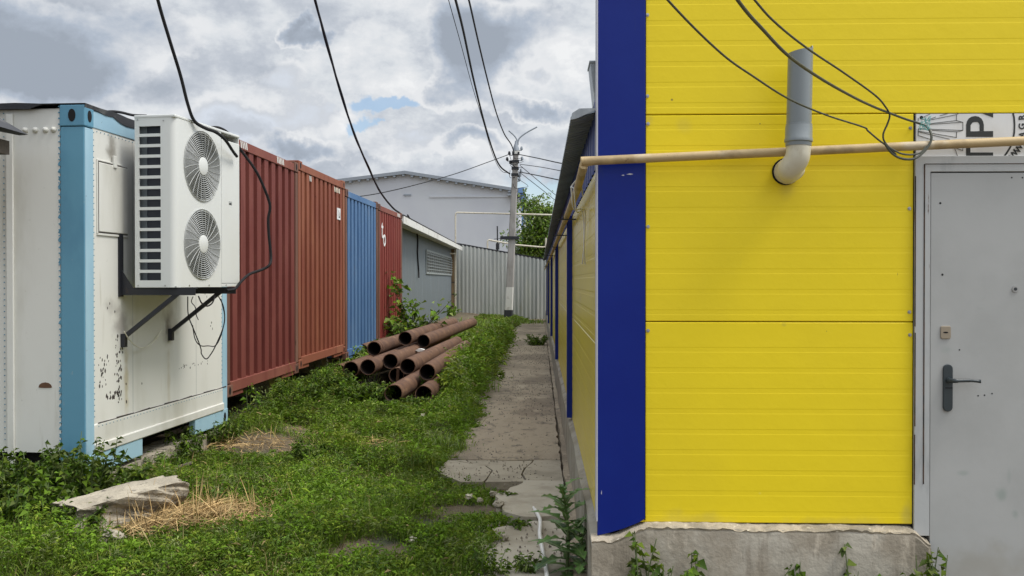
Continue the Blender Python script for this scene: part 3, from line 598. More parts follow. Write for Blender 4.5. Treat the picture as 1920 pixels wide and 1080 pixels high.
# cables that come down to the sign
def cable(name, label, pts, r, m='cable', cat='cable', group=None, n=8, parts=10):
    return tag(MB().tube(spline(pts, parts), r, n).build(name, MAT[m], smooth=True), label, cat, group)
def gl(lst): return [at(px, py, d) for px, py, d in lst]
DW = 4.30
cable('service_cable', 'thin dark cable crossing the grey vent pipe low on its way to the sign', gl([(1120, -160, 2.6), (1252, 0, 3.0), (1350, 98, 3.35), (1415, 145, 3.6), (1480, 186, 3.85), (1550, 216, 4.05), (1618, 238, 4.2), (1628, 246, 4.22), (1655, 268, 4.24), (1690, 288, 4.25), (1722, 288, 4.26), (1738, 274, 4.27)]), .0042, 'cable_grey')
cable('service_cable', 'thick dark cable sagging across the vent pipe top to the sign corner', gl([(1260, -180, 2.1), (1383, 0, 2.6), (1430, 55, 2.85), (1480, 106, 3.1), (1540, 148, 3.45), (1600, 182, 3.8), (1640, 201, 4.05), (1668, 212, 4.2), (1700, 224, 4.28), (1722, 231, 4.31), (1738, 238, 4.31), (1746, 252, 4.28), (1744, 268, 4.27), (1730, 287, 4.26), (1712, 298, 4.25), (1690, 297, 4.25), (1672, 287, 4.25), (1658, 268, 4.24)]), .0056, 'cable_grey')
cable('service_cable', 'thin dark cable over the top end of the vent pipe, joining the thick one', gl([(1290, -160, 2.5), (1415, 0, 3.0), (1460, 48, 3.2), (1517, 93, 3.45), (1580, 135, 3.75), (1640, 178, 4.0), (1660, 200, 4.14), (1668, 216, 4.2), (1664, 232, 4.22), (1656, 252, 4.23), (1660, 268, 4.24), (1680, 290, 4.25)]), .0042, 'cable_grey')
m = MB(); c0 = at(1731, 234, 4.30); rl = random.Random(3)
for k in range(9):
    q = [c0+Vector((rl.uniform(-.02, .035), rl.uniform(-.025, .005), rl.uniform(-.03, .04))) for _ in range(4)]; m.tube(spline(q, 5), .0014, 5)
tag(m.build('twine_knot', MAT['twine']), 'turquoise twine knotted round the cables at the sign corner', 'twine')

# ------------------------------------------------------------------ shipping containers
def corr_end(w, z0, z1, xout, npitch, depth=.075, y0=0., duty=.36):
    """corrugated wall facing +x from y0 to y0+w"""
    A = []; p = w/npitch
    for k in range(npitch):
        b = y0+k*p
        for dy, dx in ((0, -depth), (p*.34, -depth), (p*.40, 0), (p*.94, 0)): A.append((dx, b+dy))
    A.append((-depth, y0+w))
    return MB().strip([(xout+dx, y, z0) for dx, y in A], [(xout+dx, y, z1) for dx, y in A])
def casting(x1, y0, z0, holes=True):
    """corner casting 0.178 wide with a slot; outer face at x1"""
    m = MB().box(x1-.16, x1, y0, y0+.162, z0, z0+.118); return m
def container(px_edge, py_edge, zb, name, label, wall, rail, postm, ang, np_=9, H=2.591, W=2.438, far=None):
    """near-left top corner on the alley side given by its sight line"""
    o = atZ(px_edge, py_edge, zb+H)
    t = thing(name, label, 'container', (o.x, o.y, zb), ang)
    Lc = 6.06
    corr_end(W-.20, .13, H-.10, -.012, np_, y0=.10).build('end_wall', MAT[wall], t)
    for y0 in (0, W-.10):
        MB().box(-.10, 0, y0, y0+.10, .118, H-.118).build('corner_post', MAT[postm], t, bevel=.006)
    MB().box(-.07, -.002, .10, W-.10, H-.105, H-.012).build('top_rail', MAT[rail], t, bevel=.004)
    br = MB().box(-.07, .004, .10, W-.10, .03, .135)
    br.build('bottom_rail', MAT[rail], t, bevel=.004)
    MB().box(-.05, -.012, W-.62, W-.10, -.02, .031).build('sill_plate', MAT[rail], t, bevel=.004)
    MB().box(-.05, -.012, .16, .5, -.02, .031).build('sill_plate', MAT[rail], t, bevel=.004)
    for y0 in (-.004, W-.158):
        for z0 in (-.012, H-.108):
            c = MB().box(-.165, .006, y0, y0+.162, z0, z0+.12).build('corner_casting', MAT[postm], t, bevel=.008)
            MB().prism([(y0+.081+.026*math.cos(a), z0+.06+.040*math.sin(a)*1.0) for a in np.linspace(0, 2*math.pi, 15)[:-1]], 'x', .003, .0075).build('casting_slot', MAT['black'], c)
            if y0 < 0: MB().prism([(-.08+.026*math.cos(a), z0+.06+.040*math.sin(a)) for a in np.linspace(0, 2*math.pi, 15)[:-1]], 'y', y0-.0015, y0+.002).build('casting_slot', MAT['black'], c)
    # body: corrugated long sides and roof
    A = []; k = 0; y_ = 0
    x = -.10
    while x > -Lc+.1:
        for dx, d in ((0, 0), (-.07, 0), (-.138, .036), (-.208, .036)): A.append((x+dx, d))
        x -= .276
    for y0, sg_ in ((.012, 1), (W-.012, -1)):
        MB().strip([(x, y0+sg_*d, .12) for x, d in A], [(x, y0+sg_*d, H-.06) for x, d in A]).build('side_wall', MAT[wall], t)
    MB().box(-Lc, -.11, .02, W-.02, H-.045, H-.02).build('roof', MAT[rail], t)
    MB().box(-Lc, -.10, .08, W-.08, .05, .11).build('floor', MAT['black'], t)
    MB().box(-Lc, -Lc+.06, 0, W, .0, H-.02).build('end_wall', MAT[wall], t)
    for y0 in (.0, W-.06): MB().box(-Lc, -.165, y0, y0+.06, .02, .13).build('bottom_rail', MAT[rail], t)
    # concrete bearers
    return t
def rowang(pa, pb): return math.atan2(-(pb.x-pa.x), (pb.y-pa.y))
H = 2.591
C2z, C3z, C4z, C1z = .50, .40, .385, .46
c2a = atZ(559.5, 302, C2z+H)
AR = R(-1.3)
c1 = thing
def dirv(a): return Vector((-math.sin(a), math.cos(a), 0))
def pix(p):
    d = p-EY; s = d.dot(fw); return (960+F*d.dot(rt)/s, 540-F*d.dot(up)/s)
def put_container(p, zb, *a, **k):
    q = pix(Vector((p.x, p.y, zb+H))); return container(q[0], q[1], zb, *a, **k)
p2 = c2a; p1 = p2-dirv(AR)*2.46+Vector((.0, 0, 0)); p3 = p2+dirv(AR)*2.50+Vector((.0, 0, 0)); p4 = p3+dirv(AR)*2.52
T1 = put_container(p1, C1z, 'shipping_container', 'maroon shipping container next to the white refrigerated one', 'c_red', 'c_rail_rd', 'c_post_rust', AR, 9)
T2 = put_container(p2, C2z, 'shipping_container', 'orange brown shipping container between the maroon and the blue one', 'c_orange', 'c_rail_or', 'c_rail_or', AR, 10)
T3 = put_container(p3, C3z, 'shipping_container', 'faded blue shipping container', 'c_blue', 'c_blue', 'c_post_rust', AR, 9)
T4 = put_container(p4, C4z, 'shipping_container', 'dull red shipping container beside the grey shed, white letters on its end', 'c_red2', 'c_rail_rd', 'c_post_rust', AR, 10)
def marks(t, y0, n, w=.03, gap=.055, z=H-.09, hgt=.07, m='fascia', x=-.0005):
    mb = MB()
    for k in range(n):
        y = y0+k*gap; mb.prism([(y, z), (y+w, z), (y+w-.02, z+hgt), (y-.02, z+hgt)], 'x', x-.002, x+.0015)
    mb.build('stripe_mark', MAT[m], t)
marks(T1, .42, 4); marks(T1, 1.62, 5); marks(T1, .2, 2); marks(T2, .55, 2, z=H-.19, x=-.0105); marks(T2, 1.86, 4, z=H-.20, m='litter', gap=.09, w=.05, x=-.0105); marks(T4, 1.9, 6)
mb = MB().box(-.012, -.006, 2.00, 2.20, 2.0, 2.17); pl = mb.build('white_plate', MAT['sign'], T2)
mb = MB().box(-.006, -.0045, 2.085, 2.105, 2.03, 2.14); mb.box(-.006, -.0045, 2.105, 2.16, 2.03, 2.05); mb.box(-.006, -.0045, 2.15, 2.165, 2.05, 2.11); mb.build('plate_letter', MAT['ink'], pl)
def decal(t, ch, y, z, size):
    cu = bpy.data.curves.new('white_letter', 'FONT'); cu.body = ch; cu.size = size; cu.extrude = .003; cu.offset = .003
    tmp = bpy.data.objects.new('white_letter', cu); COL.objects.link(tmp); me = bpy.data.meshes.new_from_object(tmp.evaluated_get(bpy.context.evaluated_depsgraph_get())); bpy.data.objects.remove(tmp)
    me.transform(Matrix.Translation((-.009, y, z)) @ Matrix(((0, 0, 1, 0), (1, 0, 0, 0), (0, 1, 0, 0), (0, 0, 0, 1))))
    me.materials.clear(); me.materials.append(MAT['sign']); o = bpy.data.objects.new('white_letter', me); COL.objects.link(o); o.parent = t
decal(T4, 't', .30, 2.00, .50); decal(T4, 'o', .46, 1.86, .46)
for t, z in ((T1, C1z), (T2, C2z), (T3, C3z), (T4, C4z)):
    for yy_, xx_ in ((.12, -.5), (2.3, -.5), (.12, -5.2), (2.3, -5.2)):
        w = t.matrix_basis @ Vector((xx_, yy_, 0)); g = gh(w.x, w.y)
        bb = MB().box(-.22, .22, -.14, .14, 0, z-g+.02-.012+.06).build('concrete_bearer', MAT['rubble']); bb.location = (w.x, w.y, g-.08); bb.rotation_euler = (0, 0, AR)
        tag(bb, 'grey concrete bearer hidden in the weeds beneath a container corner', 'block', 'bearers under the containers')

# refrigerated container at the front left
RA = at(161, 893, F/268.0); RA.z = .23; RB = at(425, 792, F/194.0)
ANG = math.atan2(-(RB.x-RA.x), RB.y-RA.y); ANG = R(-3.6)
W = 2.44; HR = 2.59
rf = thing('refrigerated_container', 'white refrigerated container with blue corner posts and an air conditioner on its end', 'container', (RA.x, RA.y, .23), ANG)
MB().box(-.06, -.006, .11, W-.10, .34, HR-.13).build('end_wall', MAT['reefer_end'], rf)
MB().box(-6.0, -.185, .006, .06, .16, HR-.02).build('side_wall', MAT['reefer_white'], rf)
MB().box(-6.0, -.06, W-.06, W-.006, .16, HR-.05).build('side_wall', MAT['reefer_white'], rf)
MB().box(-6.0, -5.95, .06, W-.06, .16, HR-.05).build('end_wall', MAT['reefer_white'], rf)
MB().box(-6.0, -.06, .06, W-.06, .18, .26).build('floor', MAT['black'], rf)
MB().box(-6.0, -.02, .02, W-.02, HR-.05, HR-.012).build('roof', MAT['reefer_white'], rf)
# posts: camera side is the deeper blue, alley side paler
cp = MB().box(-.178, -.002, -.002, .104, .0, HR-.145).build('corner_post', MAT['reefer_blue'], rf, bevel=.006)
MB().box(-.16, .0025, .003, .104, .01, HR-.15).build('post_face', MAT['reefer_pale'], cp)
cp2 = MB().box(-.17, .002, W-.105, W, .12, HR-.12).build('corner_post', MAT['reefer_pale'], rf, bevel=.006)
for y0, z0 in ((-.008, HR-.142), (W-.16, HR-.13), (W-.16, -.012)):
    c = MB().box(-.182, .006, y0, y0+.118 if y0 < 0 else y0+.166, z0, z0+.15).build('corner_casting', MAT['reefer_blue' if y0 < 0 else 'reefer_pale'], rf, bevel=.008)
    yc = y0+.062 if y0 < 0 else y0+.09
    MB().prism([(yc+.026*math.cos(a), z0+.076+.042*math.sin(a)) for a in np.linspace(0, 2*math.pi, 17)[:-1]], 'x', .003, .0075).build('casting_slot', MAT['black'], c)
    if y0 < 0: MB().prism([(-.088+.027*math.cos(a), z0+.076+.045*math.sin(a)) for a in np.linspace(0, 2*math.pi, 17)[:-1]], 'y', y0-.002, y0+.002).build('casting_slot', MAT['black'], c)
MB().box(-.05, .0, .112, W-.165, HR-.135, HR-.014).build('top_rail', MAT['reefer_pale'], rf, bevel=.004)
m = MB().box(-.05, .004, .105, W-.105, .20, .345); m.box(-.05, .018, .105, W-.105, .135, .205); m.build('bottom_rail', MAT['reefer_white'], rf, bevel=.008)
MB().box(-.05, .010, .0, .78, .0, .134).build('sill_plate', MAT['reefer_pale'], rf, bevel=.005)
MB().box(-.05, .010, 1.72, W-.164, .0, .134).build('sill_plate', MAT['reefer_pale'], rf, bevel=.005)
MB().box(-1.6, -.3, .1, W-.1, .0, .14).build('underframe', MAT['black'], rf)
m = MB()
for k in range(9):
    y = .15+k*.25; m.add([(.0045, y, .344), (.0045, y+.26, .344), (.0045, y+.26, .349+.004*(k % 3)), (.0045, y, .349+.004*((k+1) % 3))], [(0, 1, 2, 3)])
m.build('seam', MAT['flake'], rf)
# rivet lines
m = MB()
for k in range(58):
    z = .2+k*.041
    m.disc((.0, .104+.008, z+.2 if z < 2.2 else 2.42), (1, 0, 0), .0042, .003, 6) if z < 2.24 else None
    m.disc((-.004, W-.118, z+.2), (1, 0, 0), .0042, .0045, 6) if z < 2.2 else None
    m.disc((-.19, .004, z+.05), (0, -1, 0), .0052, .004, 6)
    m.disc((-.60, .004, z+.05), (0, -1, 0), .004, .004, 6)
for k in range(44): m.disc((-.003, .16+k*.05, HR-.155), (1, 0, 0), .004, .0035, 6); m.disc((.003, .16+k*.05, .325), (1, 0, 0), .004, .0035, 6)
m.build('rivet', MAT['reefer_blue'], rf)
# two thin vertical sheet seams on the end
MB().box(-.006, -.0048, .66, .664, .35, HR-.15).build('sheet_seam', MAT['ac_grey'], rf); MB().box(-.006, -.0048, 1.77, 1.774, .35, HR-.15).build('sheet_seam', MAT['ac_grey'], rf)
MB().box(-.575, -.525, -.012, .006, .0, HR-.05).build('side_trim', MAT['reefer_white'], rf, bevel=.004)
m = MB(); jr = random.Random(5)
for k in range(46):                                                # torn edge of the blue paint along the post
    z = .05+k*.053; w_ = jr.uniform(.006, .024); m.prism([(-.178, z), (-.178-w_, z+.012), (-.178-w_*.6, z+.030), (-.178, z+.042)], 'y', .0035, .0058)
m.build('paint_edge', MAT['reefer_blue'], rf)
for k, x in enumerate((-.23, -.29, -.365, -.44)):
    m = MB().tube([(x, .007, HR-.165), (x, -.004, HR-.165), (x, -.012, HR-.168), (x, -.016, HR-.17)], [.022, .020, .013, .003], 12); m.build('vent_dome', MAT['reefer_white'], rf, smooth=True)
# roofing felt lying over the rim
m = MB(); A = []; B = []; C_ = []; D_ = []
for k in range(41):
    x = -.19-k*.1; dz = .004+.02*float(vnoise(x, 3, .25, 5)); A.append((x, -.03, HR-.022+dz*.6-(.012 if k > 1 else -.02))); B.append((x, -.036, HR+.0+dz)); C_.append((x, .05, HR+.012+dz)); D_.append((x, 1.0, HR+.01))
m.strip(B, A); m.strip(C_, B); m.strip(D_, C_)
m.build('roof_felt', MAT['tarp'], rf)
m = MB(); A = []; B = []; C_ = []
for k in range(26):
    y = -.01+k*.095; dz = .012*float(vnoise(y, 5, .2, 9)); A.append((.006, y, HR-.012-(.05*sst(y, .15, .5)*float(vnoise(y, 1, .12, 2))))); B.append((.012, y, HR+.012+dz)); C_.append((-.5, y, HR+.014+dz))
m.strip(A, B); m.strip(B, C_); m.build('roof_felt', MAT['tarp'], rf)
# service hatch
m = MB().box(-.006, .010, .17, .57, 1.72, 2.22); hp = m.build('hatch', MAT['reefer_white'], rf, bevel=.006)
m = MB()
for a, b, c, d_ in ((.155, .167, 1.70, 2.235), (.573, .585, 1.71, 2.22), (.155, .585, 1.695, 1.712), (.155, .50, 2.228, 2.24)): m.box(-.006, .004, a, b, c, d_)
m.build('hatch_seal', MAT['reefer_white'], hp, bevel=.003)
m = MB()
for a, b, c, d_ in ((.166, .171, 1.72, 2.22), (.17, .57, 2.2205, 2.2255), (.17, .57, 1.714, 1.719), (.569, .573, 1.75, 2.0)): m.box(-.006, .0055, a, b, c, d_)
m.build('hatch_gap', MAT['flake'], hp)
MB().box(.0, .02, .36, .40, 2.20, 2.29).build('hatch_latch', MAT['reefer_white'], hp, bevel=.004)
# bare flakes and bruises in the paint
m = MB(); fr = random.Random(11)
def flake(y, z, s):
    n = fr.randint(5, 7); m.prism([(y+s*fr.uniform(.4, 1)*math.cos(2*math.pi*k/n)*.8, z+s*fr.uniform(.5, 1.3)*math.sin(2*math.pi*k/n)) for k in range(n)], 'x', -.0065, -.0052)
for k in range(44):
    t_ = fr.random(); flake(.46+.05*fr.gauss(0, .6), .44+.52*t_, fr.uniform(.006, .018))
for k in range(26): flake(.24+.05*fr.gauss(0, .7), .60+.22*fr.random(), fr.uniform(.006, .017))
for k in range(16): flake(.28+.22*fr.random(), .50+.05*fr.random(), fr.uniform(.010, .022))
for k in range(22): flake(1.42+.60*fr.random(), .62+.012*fr.gauss(0, 1), fr.uniform(.004, .012))
for y, z in ((.33, 1.20), (.40, 1.14), (.30, 1.17), (1.96, 1.25), (2.0, 1.22), (2.04, 1.3), (2.08, .95), (2.10, .98), (2.12, .92), (.80, .56)): flake(y, z, .012)
m.build('paint_flake', MAT['flake'], rf, kind='stuff')
MB().prism([(-.30+.05*math.cos(a), .62+.035*math.sin(a)*(1 if math.sin(a) > 0 else .15)) for a in np.linspace(0, 2*math.pi, 13)[:-1]], 'y', .0035, .0058).build('paint_flake', MAT['pipe_rust'], rf)
# concrete beam it rests on
def wpt(t, x, y, z): return t.matrix_basis @ Vector((x, y, z))
w = wpt(rf, -.12, 1.2, 0)
m = MB(); n = 40
for k in range(n):
    y0, y1 = -1.4+k*2.8/n, -1.4+(k+1)*2.8/n-.002
    m.box(-.16, .115+.012*fr.random(), y0, y1+.002, -.25, -.035+.010*fr.random())
bo = m.build('concrete_beam', MAT['rubble']); bo.location = (w.x, w.y, .235-.012); bo.rotation_euler = (0, 0, ANG)
tag(bo, 'long concrete beam in the weeds under the white container end', 'beam')
m = MB().box(-.14, .14, -.16, .16, 0, .30); bo = m.build('concrete_bearer', MAT['rubble'], bevel=.02); w = wpt(rf, -5.4, .2, 0); bo.location = (w.x, w.y, -.07); tag(bo, 'grey concrete block under the white container side', 'block')

# lean-to roof corner at the very left
lt = thing('lean_to_roof', 'dark sheet roof corner jutting in beside the white container', 'roof', (0, 0, 0))
p = at(30, 246, 5.9); a_ = at(-80, 190, 5.9)
m = MB().prism([(p.x, p.z), (p.x-.06, p.z-.005), (a_.x-.4, a_.z-.005-.05), (a_.x-.4, a_.z+.03), (a_.x, a_.z+.03)], 'y', 5.35, 5.95); m.build('roof_sheet', MAT['tarp'], lt)
q = at(-4, 300, 5.9); MB().box(q.x-.9, q.x+.02, 5.5, 5.9, p.z-.14, p.z-.05).build('rafter', MAT['bark'], lt)
MB().box(q.x-1.0, q.x-.9, 5.5, 5.6, -.1, p.z-.05).build('post', MAT['bark'], lt)

# air conditioner on its bracket
ACS = 6.72; ca = at(328, 378, ACS); AH, AD, AWd = 1.285, .325, 1.02
ACA = ANG+R(-4.5); zac = at(328, 539, ACS).z
ac = thing('air_conditioner', 'white outdoor air conditioner with two fans hung on the white container', 'air conditioner', (ca.x, ca.y, zac), ACA)
def rounded(x0, x1, y0, y1, r, n=5):
    o = [(x0, y0)]
    for k in range(n+1): a = R(-90+90*k/n); o.append((x1-r+r*math.cos(a), y0+r+r*math.sin(a)))
    return o + [(x1, y1), (x0, y1)]
t_ = .012; LX0, LX1 = -AD+.035, -.115      # louvre span on the camera side
m = MB()
# side wall with louvre slots: solid margins + bars
m.box(-AD, LX0, 0, t_, .0, AH-.02); nb = 15; pz = (AH-.115)/nb
for k in range(nb+1):
    z = .042+k*pz; m.box(LX0, LX1, 0, t_, z-.011 if k else 0, z+.011 if k < nb else AH-.02)
po = rounded(LX1, 0, 0, .10, .045); pi_ = [(LX1, t_)]+[(-.045+(.045-t_)*math.cos(R(-90+18*k)), .045+(.045-t_)*math.sin(R(-90+18*k))) for k in range(6)]+[(-t_, .10)]
ol = [po[0]]+po[1:7]+[po[7]]
m.strip([(a, b, 0) for a, b in ol], [(a, b, AH-.02) for a, b in ol])
# front with two round openings
FR = .262; cy = .40; zc = (AH*.5+.305, AH*.5-.305)
def face_ring(zlo, zhi, ylo, yhi, cyy, czz, r, n=40):
    outer = []
    for k in range(n):
        a = 2*math.pi*k/n; c, s = math.cos(a), math.sin(a); sc = min((yhi-cyy)/c if c > 1e-6 else (ylo-cyy)/c if c < -1e-6 else 9, (zhi-czz)/s if s > 1e-6 else (zlo-czz)/s if s < -1e-6 else 9)
        outer.append((0, cyy+c*sc, czz+s*sc))
    inner = [(0, cyy+r*math.cos(2*math.pi*k/n), czz+r*math.sin(2*math.pi*k/n)) for k in range(n)]
    deep = [(-.012, p[1], p[2]) for p in inner]
    m.strip(outer+outer[:1], inner+inner[:1]); m.strip(inner+inner[:1], deep+deep[:1])
    for (yy2, zz2) in ((yhi, zhi), (ylo, zhi), (ylo, zlo), (yhi, zlo)):
        i = min(range(n), key=lambda k: (outer[k][1]-yy2)**2+(outer[k][2]-zz2)**2)
        m.add([outer[i-1], (0, yy2, zz2), outer[i]], [(0, 1, 2)]); m.add([outer[i], (0, yy2, zz2), outer[(i+1) % n]], [(0, 1, 2)])
face_ring(AH/2, AH-.02, .10, .70, cy, zc[0], FR); face_ring(0, AH/2, .10, .70, cy, zc[1], FR)
m.box(-t_, 0, .70, .706, 0, AH-.02)
m.box(-AD, -.002, AWd-t_, AWd, 0, AH-.02)
m.build('casing', MAT['ac'], ac, smooth=True)
MB().box(-.02, .003, .709, AWd, .028, AH-.075).build('service_cover', MAT['ac'], ac, bevel=.004)
MB().box(-.02, .0015, .709, AWd, .0, .026).build('service_cover', MAT['ac'], ac, bevel=.003)
MB().box(-AD-.004, .004, -.004, AWd+.004, AH-.022, AH).build('top_cover', MAT['ac'], ac, bevel=.006)
MB().box(-AD, -.003, .015, AWd-.015, .002, .01).build('base_pan', MAT['ac_grey'], ac)
MB().box(-AD+.068, -.06, .055, .062, .03, AH-.04).build('coil', MAT['dark_fin'], ac)
MB().box(-AD+.01, -AD+.068, .05, .062, .03, AH-.04).build('coil_end', MAT['shed'], ac)
MB().box(-.30, -.22, .1, .9, .02, AH-.03).box(-.3, -.02, .07, .10, .02, AH-.03).box(-.3, -.02, .72, .74, .02, AH-.03).build('fan_shroud', MAT['dark_in'], ac)
MB().box(-AD, -AD+.01, .03, AWd-.02, .0, AH-.03).build('coil', MAT['dark_fin'], ac)
for z in zc:
    g = MB()
    for r_ in np.linspace(.082, FR+.012, 13):
        g.tube([(.006-.0*r_, cy+r_*math.cos(a), z+r_*math.sin(a)) for a in np.linspace(0, 2*math.pi, 41)], .0038, 5, cap=False)
    for k in range(24):
        a0 = 2*math.pi*k/24
        g.tube([(.009, cy+r_*math.cos(a0+(r_-.07)*.8), z+r_*math.sin(a0+(r_-.07)*.8)) for r_ in np.linspace(.07, FR+.012, 6)], .0024, 5)
    fg = g.build('fan_grille', MAT['ac_grey'], ac, smooth=True)
    MB().tube([(.004, cy, z), (.012, cy, z), (.015, cy, z)], [.072, .070, .062], 24).build('grille_hub', MAT['ac'], fg, smooth=True)
    f = MB()
    for k in range(3):
        a0 = 2*math.pi*k/3+.4; A = []; B = []
        for r_ in np.linspace(.07, .24, 5): A.append((-.16, cy+r_*math.cos(a0), z+r_*math.sin(a0))); B.append((-.09, cy+r_*math.cos(a0+1.1), z+r_*math.sin(a0+1.1)))
        f.strip(A, B)
    f.tube([(-.2, cy, z), (-.05, cy, z)], .075, 18); f.build('fan', MAT['dark_in'], ac)
a_ = MB().box(.0028, .0042, .83, .885, AH*.53, AH*.53+.03).build('cover_latch', MAT['ac_grey'], ac); MB().box(.0038, .0055, .836, .872, AH*.53+.003, AH*.53+.016).build('latch_slot', MAT['black'], a_)
m = MB()
for x, y, z in ((-.30, -.0005, .014), (-.08, -.0005, .014), (-.30, -.0005, AH-.034), (-.09, -.0005, AH-.045)): m.disc((x, y, z), (0, -1, 0), .006, .003, 8)
for y in (.2, .5, .78, .97): m.disc((.0016, y, .014), (1, 0, 0), .006, .003, 8)
m.build('screw', MAT['steel'], ac)
# bracket: arms stand out square from the container wall
bk = thing('wall_bracket', 'black angle steel bracket carrying the white air conditioner', 'bracket', (RA.x, RA.y, .23), ANG)
inv = bk.matrix_basis.inverted()
zb_ = zac-.23
acl = inv @ Vector((ca.x, ca.y, zac))
for y, ln in ((acl.y-.02+.06, .58), (acl.y+.80, .58)):
    MB().box(-.004, ln, y, y+.008, zb_-.058, zb_-.008).box(-.004, ln, y, y+.045, zb_-.010, zb_-.003).build('arm', MAT['black_steel'], bk)
    MB().box(-.004, .006, y-.03, y+.03, zb_-.07, zb_+.46).build('wall_plate', MAT['black_steel'], bk)
    MB().prism([(.0, zb_+.14), (.10, zb_-.01), (.0, zb_-.01)], 'y', y+.001, y+.007).build('gusset', MAT['black_steel'], bk)
    MB().beam((.02, y+.022, zb_-.37), (ln-.13, y+.022, zb_-.035), .028, .030).build('brace', MAT['black_steel'], bk)
    MB().box(-.004, .03, y+.002, y+.040, zb_-.45, zb_-.35).build('brace_foot', MAT['black_steel'], bk)

# cables around the air conditioner
def wl(lst): return [at(px, py, d) for px, py, d in lst]
cable('overhead_cable', 'thick black cable dropping from the sky onto the air conditioner', wl([(270, -110, 6.2), (296, 0, 6.45), (318, 75, 6.6), (338, 140, 6.75), (352, 195, 6.85), (364, 226, 6.95), (384, 240, 7.05), (405, 248, 7.15), (422, 262, 7.3), (437, 284, 7.5), (444, 293, 7.6)]), .0130, 'cable')
cable('refrigerant_hose', 'black hose looping from the air conditioner top down past the maroon container to its bracket', wl([(392, 239, 7.55), (412, 240, 7.65), (430, 252, 7.75), (452, 282, 7.85), (477, 316, 7.9), (492, 345, 7.95), (506, 384, 8.0), (503, 410, 8.0), (504, 440, 8.0), (508, 480, 8.0), (505, 497, 7.95), (490, 506, 7.9), (468, 514, 7.75), (452, 528, 7.6), (440, 542, 7.5), (425, 545, 7.4)]), .0120, 'black')
cable('roof_cable', 'dark cable bridging from the container roof to the air conditioner', wl([(188, 216, 6.75), (196, 211, 6.8), (210, 209, 6.9), (228, 211, 7.0), (250, 216, 7.1), (275, 217, 7.15)]), .0105, 'cable')
yb = 7.35
cable('hanging_wire', 'thin black wire loop dangling below the bracket, the deepest loop', wl([(352, 556, 7.0), (353, 590, 7.02), (362, 615, 7.1), (372, 640, 7.25), (377, 655, 7.3), (378, 664, 7.3), (387, 673, 7.35), (398, 660, 7.4), (408, 640, 7.4), (419, 612, 7.45), (421, 590, 7.45), (414, 560, 7.45)]), .0046, 'black')
cable('hanging_wire', 'thin black wire running flat across the loop below the bracket', wl([(361, 610, 7.05), (366, 636, 7.15), (376, 648, 7.3), (390, 648.5, 7.35), (404, 648, 7.4), (414, 630, 7.42), (421, 600, 7.44), (419, 575, 7.44), (410, 556, 7.4)]), .0040, 'black')
cable('hanging_wire', 'short curled wire end under the air conditioner corner', wl([(362, 556, 7.0), (359, 566, 7.0), (366, 576, 7.02), (368, 590, 7.04), (372, 600, 7.05)]), .0034, 'black')
cable('drain_hose', 'short dark drain hose bent under the air conditioner', wl([(372, 555, 7.1), (378, 568, 7.12), (388, 574, 7.2), (398, 568, 7.25), (403, 555, 7.3)]), .0058, 'black')
cable('pale_wire', 'pale wire slung between the two bracket feet on the white wall', wl([(233, 622, 6.72), (245, 640, 6.85), (262, 652, 7.0), (278, 648, 7.15), (292, 636, 7.3), (303, 620, 7.42)]), .0038, 'pvc_white')

# ------------------------------------------------------------------ stack of rusty pipes
PR = .1095
VPX = 1092; pd = (at(VPX, 526, 100)-EY); pd.z = 0; pd.normalize()
PIPES = [ # px, py, dia px, far px (None: length m), label
 (629, 703, 28.5, 4.5, 'rusty pipe lowest and leftmost in the stack, half sunk in weeds'),
 (659, 689, 29.5, 5.2, 'rusty pipe lying left in the middle row, its mouth by the container rail'),
 (697, 687, 29.8, 5.0, 'rusty pipe second from the left in the middle row, under the collared pipe'),
 (684, 664, 24.8, 5.0, 'rusty pipe mostly hidden behind the smaller-mouthed pipe with a collar'),
 (700, 657, 27.2, 5.0, 'rusty pipe with a collar ring at its mouth, left on the upper row'),
 (732, 674, 28.8, 5.2, 'short rusty pipe in the heart of the stack, debris on its lower lip'),
 (761, 635, 26.0, 5.3, 'topmost rusty pipe of the stack'),
 (787, 645, 25.2, 6.6, 'long rusty pipe beside the topmost one, torn mouth with a white scrap in it'),
 (765, 688, 30.0, 5.0, 'long clean-cut rusty pipe slanting down the front of the stack toward the path'),
 (802, 701, 31.2, 4.0, 'rusty pipe nearest the path, its far half sunk in grass'),
 (737, 737, 34.0, 2.9, 'rusty pipe lying lowest at the front with a ragged wide mouth'),
 (793, 736, 33.0, 2.6, 'rusty pipe at ground level under the one nearest the path, jagged mouth'),
 (742, 702, 29.0, 3.5, 'dark rusty pipe deep inside the stack with a scrap strip before it'),
]
cs = []
for px, py, dpx, L_, lab in PIPES:
    p = at(px, py, F*PR*2/dpx); cs.append([p, p.y])
Pc = np.array([[c[0].x-(c[0].y-12)*pd.x/pd.y, c[0].z] for c in cs])
P0 = Pc.copy()
for it in range(400):
    for i in range(len(Pc)):
        for j in range(i):
            d = Pc[i]-Pc[j]; l = np.hypot(*d)
            if l < .2205: 
                d = d/max(l, 1e-4)*(.2205-l)*.5; Pc[i] += d; Pc[j] -= d
    Pc[:, 1] = np.maximum(Pc[:, 1], ground_h(Pc[:, 0], 12)+PR-.03)
    Pc += (P0-Pc)*.02*(it < 300)
